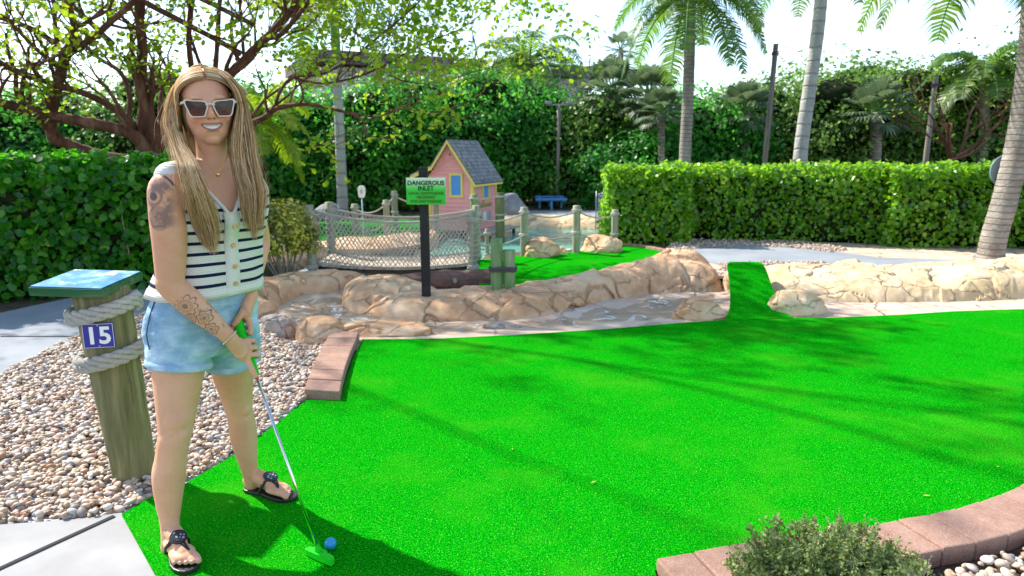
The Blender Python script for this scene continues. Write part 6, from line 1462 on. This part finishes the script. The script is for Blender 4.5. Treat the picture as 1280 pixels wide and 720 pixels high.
# neckline and placket bands
for s in (-1, 1):
    path = []
    for i in range(22):
        z_ = 1.197 + (1.335 - 1.197) * i / 21; A = lerpk(TORSO, z_); lat = (z_ - 1.195) * .62 + .006; a_ = math.asin(min(.98, (lat / (A[0] + .018)) ** (2.35 / 2))) * s; path.append(shirt_pt(z_, a_, .005))
    mb = MB(); mb.tube(path, .0062, 8, sq=1.0); wear(mb, 'neck_band', cream.m, top_o)
mb = MB(); nP = 40; vs = []
for i in range(nP):
    z_ = .914 + (1.205 - .914) * i / (nP - 1)
    for a_, ex in ((-.100, .001), (-.095, .0065), (.095, .0065), (.100, .001)): vs.append(shirt_pt(z_, a_, ex + .002))
mb.add(vs, [(i * 4 + k, i * 4 + k + 1, i * 4 + k + 5, i * 4 + k + 4) for i in range(nP - 1) for k in range(3)]); wear(mb, 'placket', cream.m, top_o)
for y_ in (283, 308, 335, 357):
    z_ = D(300, y_, 2.29).z; c_ = shirt_pt(z_, .02, .011); n_2 = (shirt_pt(z_, .0, .03) - shirt_pt(z_, .0, 0)).normalized(); wear(MB().tube([c_ - n_2 * .002, c_ + n_2 * .002], .0078, 16), 'button', gold, top_o, smooth=False)
# hem band and armhole bands
mb = MB(); vs = [shirt_pt(z_, 2 * math.pi * k / 96, e_) for z_, e_ in ((.912, -.004), (.910, .008), (.938, .009), (.940, .002)) for k in range(96)]
mb.add(vs, [(i * 96 + k, i * 96 + (k + 1) % 96, (i + 1) * 96 + (k + 1) % 96, (i + 1) * 96 + k) for i in range(3) for k in range(96)]); hem = wear(mb, 'hem_band', cream.m, top_o)
for S_, E_, r_2 in ((RS, RE, .064), (LS, LE, .058)):
    cc = Vector((-1.03, 2.36, 1.27)); tow = (cc - S_); tow.z = 0; tow.normalize(); axn = (tow * .93 + Vector((0, 0, .25))).normalized(); u_ = axn.orthogonal().normalized(); u_ = (Vector((0, 0, 1)) - axn * axn.z).normalized(); v_ = axn.cross(u_)
    cen = S_ + tow * .018 + Vector((0, 0, -.022)); ringp = [cen + u_ * math.cos(t_) * (r_2 + .018) + v_ * math.sin(t_) * (r_2 - .002) for t_ in np.linspace(0, 2 * math.pi, 41)]
    
    mb = MB(); mb.tube([cen + tow * .05, cen + tow * .02, cen - tow * .004], [r_2 + .012, r_2 + .014, r_2 + .008], 26, cap=False); 
    # shoulder yoke bridging strap to armhole
    a0 = cen + u_ * (r_2 + .017); nk = Vector((-1.02, 2.36, 1.345)) + (S_ - Vector((-1.02, 2.36, S_.z))).normalized() * .075
    sgn = 1 if S_ is LS else -1; f_, l_ = yawframe(45); mb = MB()
    e_ = S_ + (Vector((.004, .012, .030)) if sgn < 0 else Vector((-.004, -.008, .020))); k_ = 1.0 if sgn < 0 else .88
    limb(mb, [(vec(-1.018, 2.361, 1.340) + l_ * sgn * .076, .044), (vec(-1.02, 2.363, 1.328) + l_ * sgn * .10, .050), (e_ + (vec(-1.02, 2.363, e_.z) - e_) * .28 + Vector((0, 0, .004)), .052 * k_), (e_, .050 * k_)], 24); wear(mb, 'shoulder_strap', cream.m, top_o)
# ---- sunglasses
fr_m = flat('ivory_frame', (.74, .60, .50), .3, .5, bump=0); ln_m = Mat('tinted_lens', .18, .35); lx = ln_m.xyz()[2]
lz = (lx - HC.z); ln_m.set('Base Color', ln_m.ramp((lz + .04) / .065, [(0, (.20, .06, .035)), (.5, (.06, .02, .02)), (1, (.02, .01, .012))])); 
gl = None
GS = .79
outl = [(.095, .021), (.060, .020), (.022, .017), (.009, .006), (.011, -.010), (.022, -.0365), (.030, -.042), (.068, -.042), (.079, -.035), (.086, -.017)]
def gy(x_): return .112 - 2.2 * x_ * x_
gmb = MB(); lens_p = []
for s in (-1, 1):
    o2 = [np.array((p[0] * s * GS, p[1] * .84 + .006)) for p in outl]; sp_ = smooth_pts([(q[0], q[1], 0) for q in o2], 4, closed=True); cxy = sp_[:, :2].mean(0); N_ = len(sp_)
    outer = [H(q[0], gy(q[0]), q[1]) for q in sp_]; inn = [cxy + (q[:2] - cxy) * .87 for q in sp_]; inner = [H(q[0], gy(q[0]), q[1]) for q in inn]
    bk = HR @ Vector((0, -.0045, 0)); fw_ = HR @ Vector((0, .0015, 0))
    vs = [p + fw_ for p in outer] + [p + fw_ for p in inner] + [p + bk for p in outer] + [p + bk for p in inner]
    fs = []
    for i in range(N_):
        j = (i + 1) % N_; fs += [(i, j, N_ + j, N_ + i), (2 * N_ + i, 3 * N_ + i, 3 * N_ + j, 2 * N_ + j), (i, 2 * N_ + i, 2 * N_ + j, j), (N_ + i, N_ + j, 3 * N_ + j, 3 * N_ + i)]
    gmb.add(vs, fs); lens_p.append([H(q[0], gy(q[0]) - .001, q[1]) for q in inn])
    gmb.tube([H(s * .078, gy(.078) - .002, .016), H(s * .080, .05, .014), H(s * .080, -.01, .008)], [.004, .0035, .003], 6)
gmb.tube([H(-.013, .111, .008), H(0, .114, .011), H(.013, .111, .008)], .0032, 8)
gl = wear(gmb, 'sunglasses', fr_m, smooth=False)
for lp_ in lens_p:
    c_ = sum(lp_, Vector()) / len(lp_); c_ = c_ + HR @ Vector((0, .003, 0)); n_3 = len(lp_); MB().add(lp_ + [c_], [(i, (i + 1) % n_3, n_3) for i in range(n_3)]).build('lens', ln_m.m, gl, smooth=True)
# ---- watch, bracelet, necklace, earring
wd = (LW - LE).normalized(); mb = MB(); mb.tube([LW - wd * .030, LW - wd * .006], .0295, 26, cap=False); wt = wear(mb, 'watch', flat('grey_strap', (.42, .42, .43), .5, .3, bump=0)); wt.modifiers.new('t', 'SOLIDIFY').thickness = .004
MB().box(LW - wd * .018 + cam_v * .029, (.026, .006, .028), M=Matrix((side, cam_v, -ax)).transposed()).build('watch_face', flat('dark_glass', (.02, .02, .025), .1, .6, bump=0), wt, bevel=.003)
bdv = (RW - RE).normalized(); u_ = bdv.orthogonal().normalized(); v_ = bdv.cross(u_); mb = MB(); bc_ = RW - bdv * .004
for k in range(34):
    a_ = 2 * math.pi * k / 34; mb.ellipsoid(bc_ + (u_ * math.cos(a_) + v_ * math.sin(a_)) * .0295 + bdv * .006 * math.sin(a_), (.0032,) * 3, nu=8, nv=6)
wear(mb, 'bracelet', flat('pale_gold', (.85, .70, .40), .3, .5, .9, bump=0))
mb = MB(); nk_ = [H(-.045, .02, -.12), H(-.034, .062, -.165), H(-.006, .088, -.205), H(.030, .070, -.165), H(.048, .02, -.12)]; mb.tube([Vector(q) for q in smooth_pts([tuple(p) for p in nk_], 6)], .0012, 5)
ne = wear(mb, 'necklace', gold)
pc_ = H(-.004, .093, -.212); MB().ellipsoid(pc_, (.007, .003, .007), M=HR).build('pendant', gold, ne, smooth=True)
MB().ellipsoid(H(.076, .022, -.038), (.0035,) * 3).build('earring', gold, person, smooth=True)
f_, l_ = yawframe(47); bp = shirt_pt(1.262, .62, .012); MB().tube([bp - f_ * .002, bp + f_ * .004], .014, 18).build('brooch', flat('grey_brooch', (.12, .13, .17), .5, .5, bump=0), top_o)

# ---- hair: strands combed from the parting, over the sides of the head and down the chest
hm = Mat('hair', .55, .2); rnd = hm.rand(); hz_ = hm.xyz()[2]
hm.set('Base Color', hm.mix((hz_ - 1.0).step(.66, .60) * .0 + .12, hm.ramp(rnd, [(0, (.15, .07, .028)), (.25, (.42, .225, .085)), (.5, (.68, .415, .185)), (.75, (.86, .60, .32)), (.92, (.92, .75, .48)), (1, (.18, .09, .035))]), (.62, .365, .15)))
hm.set('Anisotropic', .4)
LFT = [(84, 263, 259), (90, 253, 238), (100, 235, 223), (113, 223, 215), (132, 217, 210), (155, 221, 207), (180, 231, 213), (200, 243, 220), (212, 248, 224), (240, 259, 233), (262, 268, 238), (285, 275, 242), (306, 274, 254), (320, 272, 262)]
RGT = [(84, 263, 267), (90, 272, 282), (100, 283, 293), (113, 292, 302), (132, 297, 308), (155, 293, 313), (180, 289, 318), (200, 290, 321), (220, 293, 326), (240, 299, 331), (262, 303, 329), (285, 308, 328), (302, 314, 326)]
DEP_L = [(84, 2.33), (100, 2.275), (132, 2.29), (155, 2.275), (180, 2.23), (198, 2.185), (212, 2.14), (240, 2.135), (262, 2.165), (285, 2.205), (306, 2.22)]
DEP_R = [(84, 2.33), (100, 2.285), (132, 2.31), (155, 2.29), (180, 2.275), (200, 2.275), (240, 2.255), (262, 2.26), (298, 2.29)]
def tabl(t, y_):
    t = [(a[0],) + tuple(a[1:]) for a in t]; return lerpk(t, y_)
rr = random.Random(4); Vh = []; Fh = []
def strand(pts, w):
    """thin ribbon with three-sided section, tapering to the tip"""
    n = len(pts); b = len(Vh)
    for i, p in enumerate(pts):
        t = (pts[min(i + 1, n - 1)] - pts[max(i - 1, 0)]).normalized(); s_1 = t.cross(Vector((0, -1, 0))); s_1 = s_1.normalized() if s_1.length > .1 else Vector((1, 0, 0)); o_1 = s_1.cross(t); k = w * (1 - .75 * (i / (n - 1)) ** 3) * (.5 if i == 0 else 1)
        Vh.extend([p - s_1 * k, p + s_1 * k, p - Vector((0, 1, 0)) * k * .6])
    for i in range(n - 1):
        a_ = b + i * 3
        for q in range(3): Fh.append((a_ + q, a_ + (q + 1) % 3, a_ + 3 + (q + 1) % 3, a_ + 3 + q))
for side_i, (tb_, dp) in enumerate(((LFT, DEP_L), (RGT, DEP_R))):
    for k in range(2700 if side_i == 0 else 1700):
        q = rr.random(); q = q ** .85; layer = rr.random(); yend = tb_[-1][0] - abs(rr.gauss(0, 40 if side_i == 0 else 48)) - 22 * abs(q - .5); wv_a, wv_p = rr.uniform(.5, 3.4), rr.uniform(0, 6.28); pts = []
        m_ = 22; fly = rr.gauss(0, 1.5) * (1 if rr.random() < .88 else 3.0); lenk = max(230, yend) if rr.random() < .86 else rr.uniform(170, 250)
        for i in range(m_):
            y_ = 84 + (lenk - 84) * (i / (m_ - 1)) ** 1.15; xi, xo = tabl(tb_, y_); x_ = xi + (xo - xi) * q + 1.3 * math.sin(y_ * .052 + q * 11 + side_i * 2) * min(1, (y_ - 84) / 80) + fly * (i / m_) ** 1.3 + wv_a * math.sin(y_ * .045 + wv_p) * (i / m_)
            Y_ = tabl(dp, y_)[0] + layer * (.075 if y_ < 185 else .035) * min(1, (y_ - 80) / 20) + (.03 * (1 - q) if y_ < 118 else 0) * 0; pts.append(D(x_, y_, Y_))
        strand(pts, rr.choice((.0004, .0006, .0009, .0013)))
    for k in range(90):                     # flyaways
        pts = []; q = rr.uniform(.7, 1.15); f2 = rr.gauss(0, 7); p2 = rr.uniform(0, 6.28); ye = rr.uniform(130, 290)
        for i in range(18):
            y_ = 84 + (ye - 84) * i / 17; xi, xo = tabl(tb_, y_); pts.append(D(xi + (xo - xi) * q + f2 * (i / 17) ** 1.6 + 2.2 * math.sin(y_ * .06 + p2) * i / 17, y_ - rr.uniform(0, .3), tabl(dp, y_)[0] + .02))
        strand(pts, .0004)
# back of the head and behind the shoulders
for k in range(900):
    th_ = rr.uniform(-1, 1) * 1.0 + math.pi; pts = []; lay = rr.uniform(0, .012); end = rr.uniform(-.30, -.22)
    for i in range(16):
        t = i / 15
        if t < .45: u_1 = t / .45; el = math.pi / 2 * (1 - u_1); r1_ = .083 + lay * .6; pts.append(H(math.sin(th_) * r1_ * math.cos(el) * .98, -.012 + math.cos(th_) * (.102 + lay) * math.cos(el), .034 + (.094 + lay) * math.sin(el)))
        else: u_1 = (t - .45) / .55; pts.append(H(math.sin(th_) * (.083 + lay * .6 + .004 * u_1), -.012 + math.cos(th_) * (.104 + lay - .035 * math.sin(math.pi * u_1 * .6)), .034 + (end - .034) * u_1))
    strand(pts, rr.uniform(.0008, .0018))
# crown strands from the parting over the top to the sides
for s in (-1, 1):
    for k in range(1300):
        y0 = rr.uniform(-.085, .070); lay = rr.uniform(0, .012); pts = []; e_z = rr.uniform(-.10, -.02)
        ytop = .118 - 6.0 * max(0, y0 - .02) ** 2 * 1.6 - 1.2 * (y0 + .01) ** 2
        for i in range(14):
            t = i / 13; a_ = t * 1.62; xx = s * (.004 + (.080 + lay) * math.sin(min(a_, 1.57))); zz = .030 + (ytop - .030 + lay) * math.cos(min(a_, 1.57)) if t < .97 else .03
            yb_ = y0 * (1 - .35 * t) - .010 * t; 
            if t > .75: zz = .03 + (e_z - .03) * (t - .75) / .25 * 1.0 if t > .97 else zz
            pts.append(H(xx, yb_, zz))
        pts += [H(s * (.084 + lay), y0 * .6 - .01, -.02), H(s * (.086 + lay), y0 * .5 - .01, e_z - .03)]
        strand(pts, rr.uniform(.0005, .0012))
me = np_mesh('hair', np.array([tuple(v) for v in Vh]), np.array(Fh)); hair = link_mesh('hair', me, hm.m, person, smooth=True)
# scalp volume under the strands
mb = MB(); mb.ellipsoid(H(0, -.020, .036), (.079, .092, .086), M=HR, nu=28, nv=18)
for s in (-1, 1): mb.ellipsoid(H(s * .066, -.012, -.01), (.018, .055, .07), M=HR)
mb.ellipsoid(H(0, -.060, -.08), (.072, .035, .11), M=HR); mb.build('hair_root', flat('dark_blond_root', (.20, .125, .06), .6, .3, bump=.3, bs=150), hair, smooth=True)

# ================================================================== PUTTER AND BALL
put = empty('putter', tuple(hd), 'golf putter with green grip, chrome shaft and bright green plastic head', 'putter')
gm_ = flat('green_rubber', (.008, .60, .010), .6, .2, var=.05, bump=.1); ch = flat('chrome', (.75, .74, .72), .12, .5, 1.0, bump=0)
tip = P(396, 682, TZ + .045)
mb = MB(); gg = [GT - ax * .012, GT - ax * .008, GT, GT.lerp(GB, .3), GT.lerp(GB, .9), GB, GB + ax * .004]; mb.tube(gg, [.010, .0165, .0175, .0155, .0130, .0120, .007], 18); mb.build('grip', gm_, put, smooth=True)
MB().tube([GB - ax * .02, GB.lerp(tip, .5), tip], [.0056, .0052, .0048], 14).build('shaft', ch, put, smooth=True)
ha_, hb_ = P(385, 688, TZ + .014), P(417, 702, TZ + .014); hdv = (hb_ - ha_); hdv.z = 0; hdv.normalize(); hn = Vector((-hdv.y, hdv.x, 0)); mid = (ha_ + hb_) / 2; hl_ = (hb_ - ha_).length / 2
outl = [(-1, -.3), (-.9, -1), (.9, -1), (1, -.3), (.95, .5), (.55, .95), (.30, 1.0), (.12, 1.5), (-.35, 1.5), (-.52, 1.0), (-.95, .4)]
q = smooth_pts([(a * hl_ + 0, b * .014, 0) for a, b in outl], 4, closed=True); pol = [mid + hdv * p[0] + hn * p[1] for p in q]
mb = MB(); mb.prism([(p.x, p.y) for p in pol], TZ + .003, TZ + .027); hdo = mb.build('club_head', gm_, put, bevel=.006, segs=3)
MB().tube([mid - hdv * hl_ * .25 + hn * .004 + Vector((0, 0, .008)), mid - hdv * hl_ * .25 + hn * .004 + Vector((0, 0, .022)), tip + (tip - GB).normalized() * -.004], [.0145, .0115, .0085], 16).build('neck', gm_, hdo, smooth=True)
ball_c = P(413, 679.5, TZ + .0214); bm_ = Mat('blue_ball', .3, .5); bm_.set('Base Color', (.02, .30, .62)); vb = bm_.voro(260, rand=.1); bm_.bump(vb.step(0, .5), .5, .0012)
mb = MB(); mb.ellipsoid(ball_c, (.0214,) * 3, nu=32, nv=20); o = mb.build('golf_ball', bm_.m, smooth=True, origin=tuple(ball_c)); tag(o, 'blue dimpled golf ball on the turf beside the putter head', 'golf ball')
